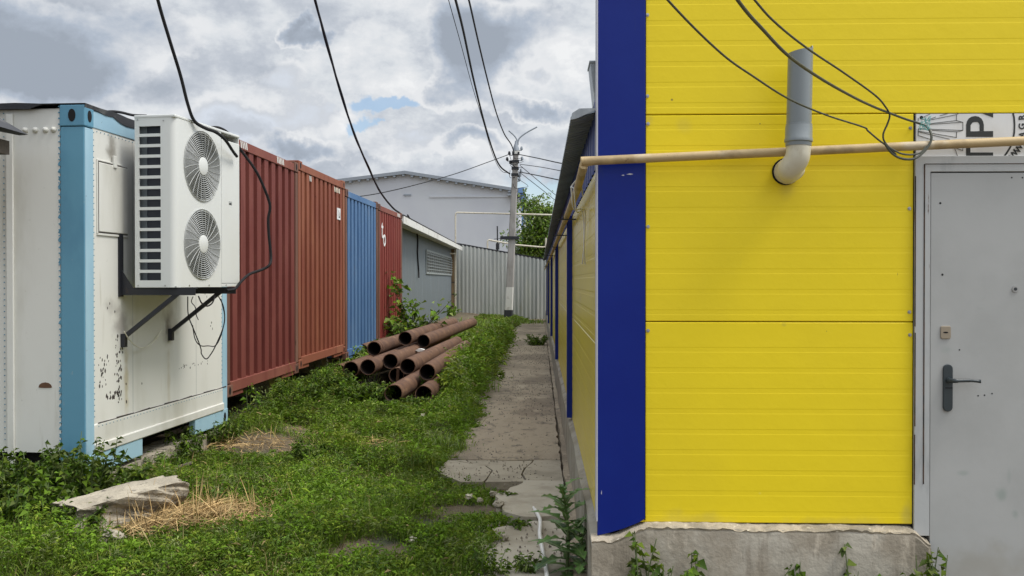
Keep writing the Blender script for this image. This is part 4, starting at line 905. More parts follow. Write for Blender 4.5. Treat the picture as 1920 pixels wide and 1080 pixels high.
def hollow(Lp, seed, ragged, collar):
    n = 32; r = random.Random(seed); rag = [0]*n
    if ragged:
        b = r.uniform(0, 6.28); rag = [ragged*(.55*math.sin(2*math.pi*k/n+b)+.3*math.sin(2*math.pi*3*k/n+b*2)+r.uniform(-.3, .3)) for k in range(n)]
    m = MB(); segs = [0, .02, .3]+[Lp*k/8 for k in range(1, 9) if Lp*k/8 > .4]
    def ringv(y, rad, e): return [(rad*math.cos(2*math.pi*k/n), y+(rag[k] if e else 0), rad*math.sin(2*math.pi*k/n)) for k in range(n)]
    ro = [ringv(y, PR, y < .1) for y in segs]; ri = [ringv(y, PR-.009, y < .1) for y in segs]
    vs = sum(ro, []); q = len(segs); o2 = len(vs); vs2 = sum(ri, [])
    fs = []; fi = []
    for a in range(q-1):
        for k in range(n):
            j = (k+1) % n; fs.append((a*n+j, a*n+k, (a+1)*n+k, (a+1)*n+j)); fi.append((a*n+k, a*n+j, (a+1)*n+j, (a+1)*n+k))
    m.add(vs, fs); nf = len(m.f)
    m.add(vs2, fi); nf2 = len(m.f)
    o = len(m.v); m.add(ro[0]+ri[0], [(k, (k+1) % n, n+(k+1) % n, n+k) for k in range(n)]); m.add(ro[-1]+ri[-1], [((k+1) % n, k, n+k, n+(k+1) % n) for k in range(n)])
    if collar:
        cr = [ringv(y, rad, False) for y, rad in ((.10, PR), (.103, PR+.006), (.16, PR+.006), (.163, PR))]
        for a in range(3): m.strip(cr[a]+cr[a][:1], cr[a+1]+cr[a+1][:1])
    return m, nf, nf2
for i, (px, py, dpx, Lp, lab) in enumerate(PIPES):
    rag = {10: .022, 11: .035, 7: .02, 9: .012, 8: .003, 6: .002}.get(i, .005)
    m, nf, nf2 = hollow(Lp, i, rag, i == 4)
    o = m.build('rusty_pipe', MAT['pipe_rust'], smooth=True); o.data.materials.append(MAT['pipe_in'])
    idx = [0]*len(o.data.polygons)
    for k in range(nf, nf2): idx[k] = 1
    o.data.polygons.foreach_set('material_index', idx)
    yy_ = cs[i][1]; xx_ = Pc[i, 0]+(yy_-12)*pd.x/pd.y
    tilt = {9: -.012, 8: -.006, 10: .0}.get(i, 0)
    o.location = (xx_, yy_, Pc[i, 1]); o.rotation_euler = (tilt, random.Random(i).uniform(0, 6), math.atan2(-pd.x, pd.y)+R(random.Random(i+5).uniform(-.5, .5)*.5))
    tag(o, lab, 'pipe', 'rusty pipes stacked by the containers')
p = at(746, 702, 12.6); m = MB().box(-.02, .02, -.01, .01, -.11, .09); m.box(-.02, .018, -.01, .02, .07, .09); o = m.build('scrap_strip', MAT['pipe_rust'], bevel=.004); o.location = p; o.rotation_euler = (0, R(4), 0); tag(o, 'rusty steel strip standing among the stacked pipe mouths', 'scrap')
p = at(658, 747, 10.8); m = MB().tube([(0, 0, -.12), (0, 0, .05), (.005, 0, .075)], [.033, .036, .030], 14); o = m.build('rusty_stub', MAT['pipe_rust'], smooth=True); o.location = (p.x, p.y, gh(p.x, p.y)+.05); tag(o, 'short rusty pipe stub upright in the weeds before the stack', 'scrap')
p = at(787, 656, 14.3); o = MB().prism([(-.07, -.01), (-.02, -.03), (.05, -.02), (.07, .0), (.02, .015), (-.03, .012)], 'y', 0, .12).build('white_scrap', MAT['plastic_white']); o.location = (p.x, p.y, p.z+.0); tag(o, 'crumpled white scrap lying in the torn pipe mouth', 'litter')

# ------------------------------------------------------------------ grey shed, fence, pole, warehouse
e0 = atZ(757, 406, EYE+1.42); e1 = atZ(866, 463, EYE+1.42)
sd = Vector((e1.x-e0.x, e1.y-e0.y, 0)); SL = sd.length; SA = math.atan2(-sd.x, sd.y)
sh = thing('grey_shed', 'low grey sheet clad shed with white fascia and a barred window', 'shed', (e0.x, e0.y, 0), SA)
ZEV = EYE+1.42; g0 = .02
m = MB(); A = []; y = 0
while y < SL-.3:
    for dy, dx in ((0, 0), (.10, 0), (.115, -.008), (.135, -.008), (.15, 0)): A.append((dx, y+dy))
    y += .2
m.strip([(-.42+dx, yy_, -.1) for dx, yy_ in A], [(-.42+dx, yy_, ZEV-.05) for dx, yy_ in A])
m.build('wall', MAT['shed'], sh)
MB().box(-5, -.44, .05, .1, -.1, ZEV-.1).box(-5, -.44, SL-.5, SL-.4, -.1, ZEV-.1).build('gable_wall', MAT['shed'], sh)
MB().prism([(-.42, -.05), (.0, .0)], 'y', 0, 0) if False else None
MB().prism([(-.9, ZEV-.05), (.0, ZEV-.12), (.0, ZEV), (-5, ZEV+.9), (-5, ZEV+.8)], 'y', -.15, SL).build('roof', MAT['fascia'], sh)
m = MB().prism([(.02, ZEV+.003), (.03, ZEV+.03), (-5, ZEV+.94), (-5, ZEV+.905)], 'y', -.2, SL+.05); m.build('roof_sheet', MAT['tarp'], sh)
MB().box(-.0, .022, -.15, SL, ZEV-.16, ZEV+.002).build('fascia_board', MAT['fascia'], sh)
def on_shed(px, py):
    # where a sight line meets the shed wall
    n = Vector((math.cos(SA), math.sin(SA), 0)); o = Vector((e0.x, e0.y, 0))-n*.42; r = ray(px, py); t_ = (o-EY).dot(n)/r.dot(n); w = EY+r*t_; l = sh.matrix_basis.inverted() @ w; return l
a_ = on_shed(798, 470); b_ = on_shed(847, 516); wy0, wy1, wz1, wz0 = a_.y, min(b_.y, SL-.5), a_.z, on_shed(798, 511).z
wn = MB().box(-.415, -.400, wy0, wy1, wz0, wz1).build('window', MAT['glass'], sh)
m = MB()
for yy_ in (wy0, wy1-.08): m.box(-.418, -.385, yy_, yy_+.08, wz0-.04, wz1+.04)
for zz in (wz0-.04, wz1-.02): m.box(-.418, -.384, wy0+.08, wy1-.08, zz, zz+.06)
m.build('window_frame', MAT['grille'], wn)
m = MB()
for k in range(1, 14): yy_ = wy0+(wy1-wy0)*k/14; m.box(-.382, -.366, yy_, yy_+.022, wz0, wz1)
for k in range(1, 7): zz = wz0+(wz1-wz0)*k/7; m.box(-.366, -.352, wy0, wy1, zz, zz+.018)
m.build('window_grille', MAT['grille'], wn)
m = MB().box(-.46, -.30, SL-.34, SL-.12, -.1, ZEV-.1); m.build('door_post', MAT['wood'], sh)
m = MB()
for z in (.5, 1.0, 1.5): m.box(-.47, -.29, SL-.345, SL-.115, z, z+.05)
m.build('post_band', MAT['bark'], sh)
p0 = on_shed(779, 436); p1 = on_shed(783, 520)
cable('wall_cable', 'dark cable hanging down the grey shed wall', [sh.matrix_basis @ Vector((-.38, p0.y-2.0, p0.z+.35)), sh.matrix_basis @ Vector((-.38, p0.y, p0.z)), sh.matrix_basis @ Vector((-.39, p0.y+.25, (p0.z+p1.z)/2)), sh.matrix_basis @ Vector((-.39, p1.y, p1.z+.2)), sh.matrix_basis @ Vector((-.36, p1.y-.2, p1.z))], .022, 'black')

FYD = 39.0
fz0 = atY(857, 598, FYD); fz1 = atY(1030, 600, FYD)
fn = thing('sheet_fence', 'galvanised corrugated sheet fence closing the alley', 'fence', (0, 0, 0))
m = MB(); A = []; x = atY(852, 540, FYD).x; xr = 1.6; bot = []; topp = []; k = 0; fr2 = random.Random(8)
zt0 = atY(866, 459, FYD).z; zt1 = atY(1022, 487.5, FYD).z; xa_ = atY(866, 459, FYD).x; xb_ = atY(1022, 487, FYD).x
sheets = []; cur_b = []; cur_t = []
while x < xr:
    off = .006*(len(sheets) % 2); jz = fr2.uniform(-.015, .015)
    for dx, dy in ((0, 0), (.055, 0), (.085, .05), (.14, .05), (.17, 0)):
        zt = zt0+(zt1-zt0)*(x+dx-xa_)/(xb_-xa_)
        cur_b.append((x+dx, FYD+dy-off, -.1)); cur_t.append((x+dx, FYD+dy-off, zt))
    x += .17; k += 1
    if k % 7 == 0:
        MB().strip(cur_b, cur_t).build('fence_sheet', MAT['galv_fence'], fn); sheets.append(1); cur_b = []; cur_t = []; x -= .002
if len(cur_b) > 1: MB().strip(cur_b, cur_t).build('fence_sheet', MAT['galv_fence'], fn)
xl = atY(852, 540, FYD).x
zz = lambda x: zt0+(zt1-zt0)*(x-xa_)/(xb_-xa_)
MB().beam((xl-.1, FYD+.07, zz(xl)+.03), (xr, FYD+.07, zz(xr)+.03), .10, .07).build('top_rail', MAT['black_steel'], fn)
MB().beam((xl, FYD+.09, 1.0), (xr, FYD+.09, 1.0), .05, .05).build('rail', MAT['black_steel'], fn)
for x in (xl+.1, -1.6, 0): MB().box(x-.04, x+.04, FYD+.07, FYD+.15, -.2, zz(x)).build('post', MAT['black_steel'], fn)

# street pole with empty lamp arms
PD = 37.6; pb = at(953, 600, PD); pb.z = 0; pt = at(967.5, 283, PD)
po_ = thing('lamp_pole', 'leaning concrete utility pole with two bare lamp arms', 'pole', (pb.x, pb.y, 0))
def pl_(t, dx=0, dy=0): q = pb.lerp(pt, t)-pb; return Vector((q.x+dx, q.y+dy, q.z))
m = MB(); hw0, hw1 = .165, .115
def sq(t0, t1, h0, h1, mm):
    a, b = pl_(t0), pl_(t1); c = .25
    def ringp(p, h): return [p+Vector((sx*h, sy*h, 0)) for sx, sy in ((-1,-1+c),(-1+c,-1),(1-c,-1),(1,-1+c),(1,1-c),(1-c,1),(-1+c,1),(-1,1-c))]
    return MB().add(ringp(a, h0)+ringp(b, h1), [(i, (i+1) % 8, 8+(i+1) % 8, 8+i) for i in range(8)]+[tuple(range(8))[::-1], tuple(range(8, 16))]).build('shaft', mm, po_)
sq(.19, 1, .160, .108, MAT['concrete_pole']); sq(.055, .19, .172, .163, MAT['white_paint']).name = 'white_band'; sq(-.03, .055, .178, .173, MAT['bitumen']).name = 'tar_foot'
tp = pl_(1)
m = MB().tube([tp, tp+Vector((0, 0, .10)), tp+Vector((0, 0, .30)), tp+Vector((.01, 0, .42))], [.135, .13, .06, .045], 10); m.build('pole_cap', MAT['ware_grey'], po_, smooth=True)
MB().tube([tp-Vector((0, 0, .14)), tp-Vector((0, 0, .02))], .165, 10).build('white_ring', MAT['white_paint'], po_)
def P(px, py): w = at(px, py, PD); return Vector((w.x-pb.x, w.y-pb.y, w.z))
for lst in ([(970, 272), (969, 262), (964, 254), (954, 245)], [(971, 272), (972, 263), (977, 256), (990, 247), (1007, 238)]):
    MB().tube(spline([P(*q) for q in lst], 6), .030, 8).build('lamp_arm', MAT['ware_grey'], po_, smooth=True)
for py in (288, 303, 316, 328): 
    t_ = (600-py)/(600-283); q = pl_(t_); MB().box(q.x-.15, q.x+.15, q.y-.15, q.y+.15, q.z-.05, q.z+.05).build('clamp_band', MAT['black_steel'], po_)
for px, py, s in ((955, 291, -1), (951, 302, -1), (957, 308, -1), (978, 282, 1), (979, 301, 1), (977, 324, 1), (975, 332, 1), (974, 340, 1)):
    q = P(px, py); c = pl_((600-py)/(600-283)); MB().tube([c, q, q+Vector((0, 0, .12))], .018, 6).tube([q+Vector((0, 0, .02)), q+Vector((0, 0, .07)), q+Vector((0, 0, .16))], [.05, .06, .035], 10).build('insulator', MAT['ware_grey'] if s > 0 else MAT['black_steel'], po_, smooth=True)
q = P(963, 446); MB().box(q.x-.55, q.x+.22, q.y-.2, q.y+.2, q.z-.06, q.z+.06).build('clamp_band', MAT['black_steel'], po_)
m = MB()
for k in range(7):
    r_ = random.Random(k); py = 283+k*9; c = P(958+r_.uniform(-3, 3), py); d_ = P(974+r_.uniform(-2, 8), py+r_.uniform(0, 30)); mid = (c+d_)/2+Vector((r_.uniform(-.3, .5), -.22, -.2)); m.tube(spline([c, mid, d_], 6), .010, 5)
m.build('jumper_wire', MAT['black'], po_)

# overhead lines
def overhead(label, pts, r, n=5): cable('overhead_wire', label, wl(pts), r, 'cable', 'wire', n=n)
overhead('twisted black cable slanting from the top down to the dull red container roof', [(560, -110, 12.0), (590, 0, 13.0), (614, 85, 14.0), (640, 180, 15.2), (666, 255, 16.4), (690, 313, 17.4), (712, 358, 18.2), (735, 388, 18.8), (752, 401, 19.2)], .019)
overhead('second strand wound round the slanting black cable', [(562, -110, 12.0), (591.5, 0, 13.0), (612, 85, 14.0), (642, 180, 15.2), (664.5, 255, 16.4), (691.5, 313, 17.4), (710, 356, 18.2), (736, 389, 18.8)], .014)
overhead('faint thin wire leftmost of the three rising from the pole', [(825, -60, 18), (841, 0, 20), (862, 75, 23.5), (885, 160, 27), (905, 225, 31), (924, 290, 35), (940, 320, 36.5), (955, 324, 37.4)], .010)
overhead('thickest of the three black cables rising from the pole', [(838, -60, 18), (854, 0, 20), (869, 60, 23), (888, 150, 27), (908, 230, 31), (925, 285, 34.5), (938, 312, 36), (956, 326, 37.4)], .032)
overhead('black cable rightmost of the three rising to the left from the pole', [(862, -60, 18), (879, 0, 20), (896, 75, 23.5), (914, 150, 27), (930, 210, 31), (945, 250, 34.5), (958, 270, 37.0), (964, 286, 37.5)], .024)
overhead('thin wire across the warehouse gable to the pole', [(640, 372, 28), (700, 364.5, 30), (770, 349, 32), (850, 327, 34.5), (915, 304, 36.5), (953, 290, 37.4)], .016)
overhead('upper wire from the pole to the yellow building eave', [(975, 290, 37.5), (1010, 297, 33), (1056, 307, 28), (1150, 322, 20)], .019)
overhead('second wire down from the pole top toward the eave', [(975, 308, 37.5), (1012, 313, 33), (1050, 320, 28), (1150, 338, 20)], .013)
overhead('third wire from the pole toward the eave, thick', [(977, 323, 37.5), (1008, 329, 33), (1046, 337, 28), (1150, 358, 20)], .019)
overhead('steep wire from the pole behind the eave, the upper one', [(975, 310, 37.5), (1000, 331, 39), (1041, 365, 42), (1100, 412, 46)], .014)
overhead('steep wire from the pole behind the eave, the lower one', [(977, 325, 37.5), (1004, 346, 39), (1039, 374, 42), (1100, 425, 46)], .014)

# overhead gas pipes
GD = 38.0
gf = thing('pipe_gantry', 'thin beige gas pipe rising by the shed and crossing the alley high up', 'pipe', (0, 0, 0))
MB().tube([at(854, 600, GD), at(854, 405, GD), at(854.6, 400, GD), at(857, 398.5, GD), at(1060, 403.5, GD)], .034, 10).build('pipe_run', MAT['litter'], gf, smooth=True)
MB().tube([at(828, 475, GD-1.5), at(854, 475.5, GD)], .03, 8).build('branch_pipe', MAT['litter'], gf, smooth=True)
gf = thing('low_gas_pipe', 'pale gas pipe crossing just above the sheet fence', 'pipe', (0, 0, 0))
MB().tube([at(914, 480, 39.6), at(914, 455, 39.6), at(914.5, 451.5, 39.6), at(917, 450, 39.6), at(965, 459, 39.6), at(1015, 463.5, 39.6), at(1022, 463, 39.6), at(1023.5, 458, 39.6), at(1023.5, 446, 39.6)], .036, 10).build('pipe_run', MAT['litter'], gf, smooth=True)
am = thing('antenna_mast', 'thin dark antenna mast above the fence', 'antenna', (0, 0, 0))
MB().tube([at(933, 480, 40), at(932.5, 424, 40)], .03, 6).build('mast', MAT['black_steel'], am); MB().beam(at(926, 448.5, 40), at(938, 447, 40), .02, .02).build('cross_arm', MAT['black_steel'], am); MB().tube([at(933, 468, 40), at(933, 456, 40)], .08, 8).build('antenna_box', MAT['black_steel'], am)

# warehouse
WD = 68.0
def WP(px, py): q = atY(px, py, WD); return (q.x, q.z)
wh = thing('warehouse', 'big pale grey warehouse with a shallow gable behind the fence', 'warehouse', (0, 0, 0))
xl, zl = WP(560, 352); xp, zp = WP(760, 327); xr, zr = WP(972, 360)
MB().prism([(xl, -.2), (xr, -.2), (xr, zr), (xp, zp), (xl, zl)], 'y', WD, WD+45).build('wall', MAT['ware'], wh)
ro = .35
m = MB().prism([(xl-.4, zl-.05), (xp, zp+.0), (xr+.35, zr-.05), (xr+.35, zr+.17), (xp, zp+.24), (xl-.4, zl+.2)], 'y', WD-ro, WD+45.3); m.build('roof', MAT['ware_grey'], wh)
m = MB(); 
for k in range(26):
    f_ = k/25; x = xl+(xr-xl)*f_; z = (zl+(zp-zl)*(x-xl)/(xp-xl)) if x < xp else (zp+(zr-zp)*(x-xp)/(xr-xp))
    m.box(x-.09, x+.09, WD-ro+.02, WD, z-.14, z-.03)
m.build('purlin_end', MAT['ware_grey'], wh)
x0, z0 = WP(806, 369); x1, z1 = WP(960, 371); MB().box(x0, x1, WD-.06, WD, z0-.06, z0+.06).build('ledge', MAT['ware'], wh)
x0, z0 = WP(757, 365.5); x1, _ = WP(771, 366); MB().box(x0, x1, WD-.06, WD, z0-.06, z0+.06).build('vent_slot', MAT['ware_grey'], wh)
x0, z0 = WP(952, 366); x1, _ = WP(976, 366); MB().box(x0, x1, WD-.5, WD, z0-.06, z0+.06).build('floodlight_arm', MAT['ware_grey'], wh); MB().box(x1-.5, x1-.1, WD-.6, WD-.3, z0-.25, z0).build('floodlight', MAT['black_steel'], wh)
x0, z0 = WP(972, 358.5); x1, _ = WP(983, 360); MB().box(x0, x1, WD-.4, WD+10, z0-.15, z0+.22).build('gutter', MAT['ware_blue'], wh)
x0, _ = WP(978, 400); _, z1 = WP(978, 366); MB().box(x0, x0+.16, WD-.2, WD-.04, 0, z1).build('downpipe', MAT['ware_blue'], wh); MB().box(x0-.6, x0+.16, WD-.2, WD-.02, z1-.1, z1+.12).build('downpipe', MAT['ware_blue'], wh)
st = thing('roof_stair', 'small blue steel landing beside the warehouse corner', 'stair', (0, 0, 0))
x0, z0 = WP(982, 413); x1, z1 = WP(989, 399); MB().box(x0, x1, WD+2, WD+4, z0, z0+.3).build('landing', MAT['ware_blue'], st); MB().box(x1-.05, x1+.05, WD+2, WD+2.1, 0, z1+.8).build('post', MAT['ware_blue'], st); MB().beam((x0, WD+2, z1), (x1+.3, WD+2, z1+.5), .07, .07).build('rail', MAT['ware_blue'], st)

# ------------------------------------------------------------------ vegetation
def leaf_mesh(name, pos, dirs, length, width, cols, parent=None, droop=.35, kind=None, blade=False, sides=None):
    """pos (n,3) leaf bases, dirs (n,3) unit directions; folded leaves, one mesh"""
    n = len(pos); d = dirs/np.linalg.norm(dirs, axis=1, keepdims=True)
    upv = np.tile([0., 0., 1.], (n, 1)); s = np.cross(d, upv); bad = np.linalg.norm(s, axis=1) < 1e-3; s[bad] = [1, 0, 0]
    s /= np.linalg.norm(s, axis=1, keepdims=True)
    rot = rng.uniform(-.9, .9, n)[:, None]; nn = np.cross(s, d); s = s*np.cos(rot)+nn*np.sin(rot); nn = np.cross(s, d)
    L_ = np.asarray(length)[:, None]; Wd = np.asarray(width)[:, None]; dr = np.array([0, 0, -1.])
    if blade:
        mid = pos+d*L_*.55; tip = pos+d*L_+dr*L_*droop
        V = np.stack([pos-s*Wd*.5, pos+s*Wd*.5, mid+s*Wd*.42, mid-s*Wd*.42, tip], 1).reshape(-1, 3)
        k = np.arange(n)[:, None]*5; q = (k+[0, 1, 2, 3]); t = (k+[3, 2, 4])
        loops = np.concatenate([q, t], 1).ravel(); tot = np.tile([4, 3], n); vp_ = 5
    else:
        mid = pos+d*L_*.45; tip = pos+d*L_+dr*L_*droop; fold = nn*Wd*.18
        V = np.stack([pos, mid+s*Wd*.5+fold, tip, mid-s*Wd*.5+fold], 1).reshape(-1, 3)
        k = np.arange(n)[:, None]*4; loops = np.concatenate([k+[0, 1, 2], k+[0, 2, 3]], 1).ravel(); tot = np.tile([3, 3], n); vp_ = 4
    me = bpy.data.meshes.new(name); me.vertices.add(len(V)); me.vertices.foreach_set('co', V.astype(np.float32).ravel())
    me.loops.add(len(loops)); me.loops.foreach_set('vertex_index', loops.astype(np.int32))
    me.polygons.add(len(tot)); st_ = np.concatenate([[0], np.cumsum(tot)[:-1]]); me.polygons.foreach_set('loop_start', st_.astype(np.int32)); me.polygons.foreach_set('loop_total', tot.astype(np.int32))
    at_ = me.attributes.new('Col', 'FLOAT_COLOR', 'POINT'); c4 = np.repeat(np.concatenate([cols, np.ones((n, 1))], 1), vp_, axis=0); at_.data.foreach_set('color', c4.astype(np.float32).ravel())
    me.update(); me.validate(); o = bpy.data.objects.new(name, me); COL.objects.link(o); me.materials.append(MAT['leaf'])
    if parent: o.parent = parent
    if kind: o['kind'] = kind
    return o
def join_leaf(objs, name, kind=None):
    """merge several leaf meshes into the first one"""
    V = []; Lp = []; T = []; C4 = []; off = 0
    for o in objs:
        me = o.data; v = np.empty(len(me.vertices)*3, np.float32); me.vertices.foreach_get('co', v); l = np.empty(len(me.loops), np.int32); me.loops.foreach_get('vertex_index', l)
        t = np.empty(len(me.polygons), np.int32); me.polygons.foreach_get('loop_total', t); c = np.empty(len(me.vertices)*4, np.float32); me.attributes['Col'].data.foreach_get('color', c)
        V.append(v); Lp.append(l+off); T.append(t); C4.append(c); off += len(me.vertices)
    V = np.concatenate(V); Lp = np.concatenate(Lp); T = np.concatenate(T); C4 = np.concatenate(C4)
    me = bpy.data.meshes.new(name); me.vertices.add(len(V)//3); me.vertices.foreach_set('co', V); me.loops.add(len(Lp)); me.loops.foreach_set('vertex_index', Lp)
    me.polygons.add(len(T)); me.polygons.foreach_set('loop_start', np.concatenate([[0], np.cumsum(T)[:-1]]).astype(np.int32)); me.polygons.foreach_set('loop_total', T)
    me.attributes.new('Col', 'FLOAT_COLOR', 'POINT').data.foreach_set('color', C4); me.update(); me.materials.append(objs[0].data.materials[0])
    for o in objs:
        d = o.data; bpy.data.objects.remove(o); bpy.data.meshes.remove(d)
    o = bpy.data.objects.new(name, me); COL.objects.link(o)
    if kind: o['kind'] = kind
    return o
GREENS = np.array([(.098, .185, .014), (.135, .230, .016), (.068, .135, .014), (.165, .235, .024), (.110, .165, .040), (.190, .245, .065)])
def greens(n, shade=1., w=None):
    c = GREENS[rng.choice(len(GREENS), n, p=w)]; return c*rng.uniform(.75, 1.3, (n, 1))*shade
def updirs(n, lo, hi):
    a = rng.uniform(0, 2*np.pi, n); e = rng.uniform(lo, hi, n); return np.stack([np.cos(a)*np.cos(e), np.sin(a)*np.cos(e), np.sin(e)], 1)
STRAW = [(at(345, 985, 5.78), .40, .26), (at(455, 985, 5.85), .22, .22), (at(465, 845, 8.4), .38, .22), (at(705, 835, 8.7), .12, .09), (at(400, 960, 6.05), .30, .22)]
DIRT = [(at(705, 1030, 5.38), .25, .24), (at(650, 1050, 5.22), .17, .2), (at(885, 950, 6.45), .34, .22), (at(815, 975, 6.1), .16, .16), (at(500, 845, 8.5), .55, .5), (at(700, 840, 8.6), .14, .25), (at(590, 770, 11.0), .2, .3), (at(330, 990, 6.0), .35, .22), (at(620, 800, 9.8), .3, .15), (at(235, 985, 5.62), .40, .10), (at(820, 975, 6.1), .10, .05), (at(560, 815, 9.3), .25, .2)]
def ell(X, Y, lst):
    f = np.zeros(len(X))
    for c, rx, ry in lst: f = np.maximum(f, np.clip(1.35-((X-c.x)/rx)**2-((Y-c.y)/ry)**2, 0, 1))
    return f
def path_left(Y): return np.interp(Y, [4.4, 5.1, 5.8, 6.02, 6.6, 7.1, 7.6, 8, 8.9, 10, 11.4, 13, 15, 19, 24, 30, 36], [-.22, -.31, -.30, -.22, -.32, -.45, -.84, -.80, -.76, -.72, -.80, -.88, -.79, -.86, -.79, -.84, -.55])
def height_map(X, Y):
    """how tall the growth stands, metres"""
    h = .025+.05*vnoise(X, Y, .30, 11)+.10*sst(vnoise(X, Y, .55, 12), .45, .9)
    h += .08*sst(-X, 2.0, 2.9)*sst(Y, 8.3, 9.2)                              # along the container feet
    h += .06*np.exp(-((X+2.3)/.5)**2-((Y-11.3)/.5)**2)                       # before the pipe mouths
    h -= .06*np.exp(-((X+1.6)/.35)**2-((Y-10.9)/.5)**2)
    h += .30*np.exp(-((X+1.02)/.20)**2)*sst(Y, 11.0, 12.5)*(1-sst(Y, 21, 24)) # beside the pipes
    h += .12*np.exp(-((X+.95)/.25)**2)*sst(Y, 9.2, 10)
    h += .20*sst(-X, 2.3, 3.0)*(1-sst(Y, 6.4, 7.2))*.6
    h = h*(1-.45*sst(Y, 24, 30))
    return np.maximum(h, .012)
def region(n, x0, x1, y0, y1): return rng.uniform(x0, x1, n), rng.uniform(y0, y1, n)
inv_rf = rf.matrix_basis.inverted(); i00, i01, itx = inv_rf[0][0], inv_rf[0][1], inv_rf[0][3]; i10, i11, ity = inv_rf[1][0], inv_rf[1][1], inv_rf[1][3]
def keep(X, Y, thin=True):
    k = X < path_left(Y)+.24*(vnoise(X, Y, .22, 21)-.42)*(Y > 8)+.10*(vnoise(X, Y, .12, 22)-.4)+.02
    lx = i00*X+i01*Y+itx; ly = i10*X+i11*Y+ity
    k &= ~((lx < .06) & (ly > -.02) & (ly < 2.44))
    k &= ~((X < -3.02+.0) & (Y > 8.5) & (Y < 20))
    k &= ~((X < -2.5) & (Y > 20))
    u = X-(Y-12)*.0465; k &= ~((u > -2.75) & (u < -1.36) & (Y > 12.1) & (Y < 18.5)); k &= ~((u > -1.95) & (u < -1.36) & (Y > 11.0) & (Y < 12.2))
    if thin:
        f = np.maximum(ell(X, Y, STRAW)*.90, ell(X, Y, DIRT)*1.1); k &= rng.random(len(X)) > f
    return k
mass = []
for n, (x0, x1, y0, y1), sz in ((80000, (-4.3, -.1, 4.6, 8.8), 1.0), (55000, (-3.2, -.5, 8.6, 13.5), 1.25), (45000, (-3.0, -.5, 13.5, 24), 2.0), (40000, (-2.6, .2, 24, 39), 2.4)):
    X, Y = region(n, x0, x1, y0, y1); k = keep(X, Y); X, Y = X[k], Y[k]; dens = vnoise(X, Y, .35, 31); k = rng.random(len(X)) < .35+.8*dens; X, Y = X[k], Y[k]; nn_ = len(X)
    h = height_map(X, Y); fz_ = rng.random(nn_)**.75; Z = ground_h(X, Y)+h*fz_
    tone = (.60+.85*vnoise(X, Y, .42, 41))*(.78+.55*vnoise(X, Y, 1.3, 44)); hue = np.clip(vnoise(X, Y, .9, 42)+.6*np.exp(-((X+1.6)/.9)**2-((Y-9.3)/1.2)**2), 0, 1.3)[:, None]
    c = greens(nn_)*tone[:, None]; c = c*(1-hue*.35)+np.array([.22, .26, .035])*hue*.35
    dry = (rng.random(nn_) < .02+.16*sst(vnoise(X, Y, .7, 61), .55, .85))[:, None]; c = np.where(dry, np.array([.36, .28, .13]), c)
    mass.append(leaf_mesh('grass', np.stack([X, Y, Z], 1), updirs(nn_, -.1, .95), rng.gamma(4, .0080, nn_)*sz, rng.gamma(4, .0024, nn_)*sz, c, droop=.3))
for n, (x0, x1, y0, y1), sz in ((130000, (-4.3, -.1, 4.6, 8.8), 1.0), (80000, (-3.2, -.5, 8.6, 13.5), 1.2), (24000, (-3, -.5, 13.5, 24), 1.8), (24000, (-2.6, .2, 24, 39), 2.4)):
    X, Y = region(n, x0, x1, y0, y1); k = keep(X, Y) & (rng.random(n) < .25+.9*vnoise(X, Y, .6, 51)); X, Y = X[k], Y[k]; nn_ = len(X)
    h = height_map(X, Y); c = greens(nn_, 1.0, [.15, .25, .05, .30, .1, .15])*((.65+.65*vnoise(X, Y, .42, 41))*(.75+.5*vnoise(X, Y, 1.3, 44)))[:, None]; dry = (rng.random(nn_) < .03+.18*sst(vnoise(X, Y, .7, 61), .55, .85))[:, None]; c = np.where(dry, np.array([.34, .27, .12])*rng.uniform(.5, 1.1, (nn_, 1)), c)
    mass.append(leaf_mesh('grass', np.stack([X, Y, ground_h(X, Y)-.005], 1), updirs(nn_, .45, 1.5), (h*.8+.035)*rng.gamma(6, .17, nn_), rng.uniform(.0028, .0055, nn_)*sz, c, droop=.28, blade=True))
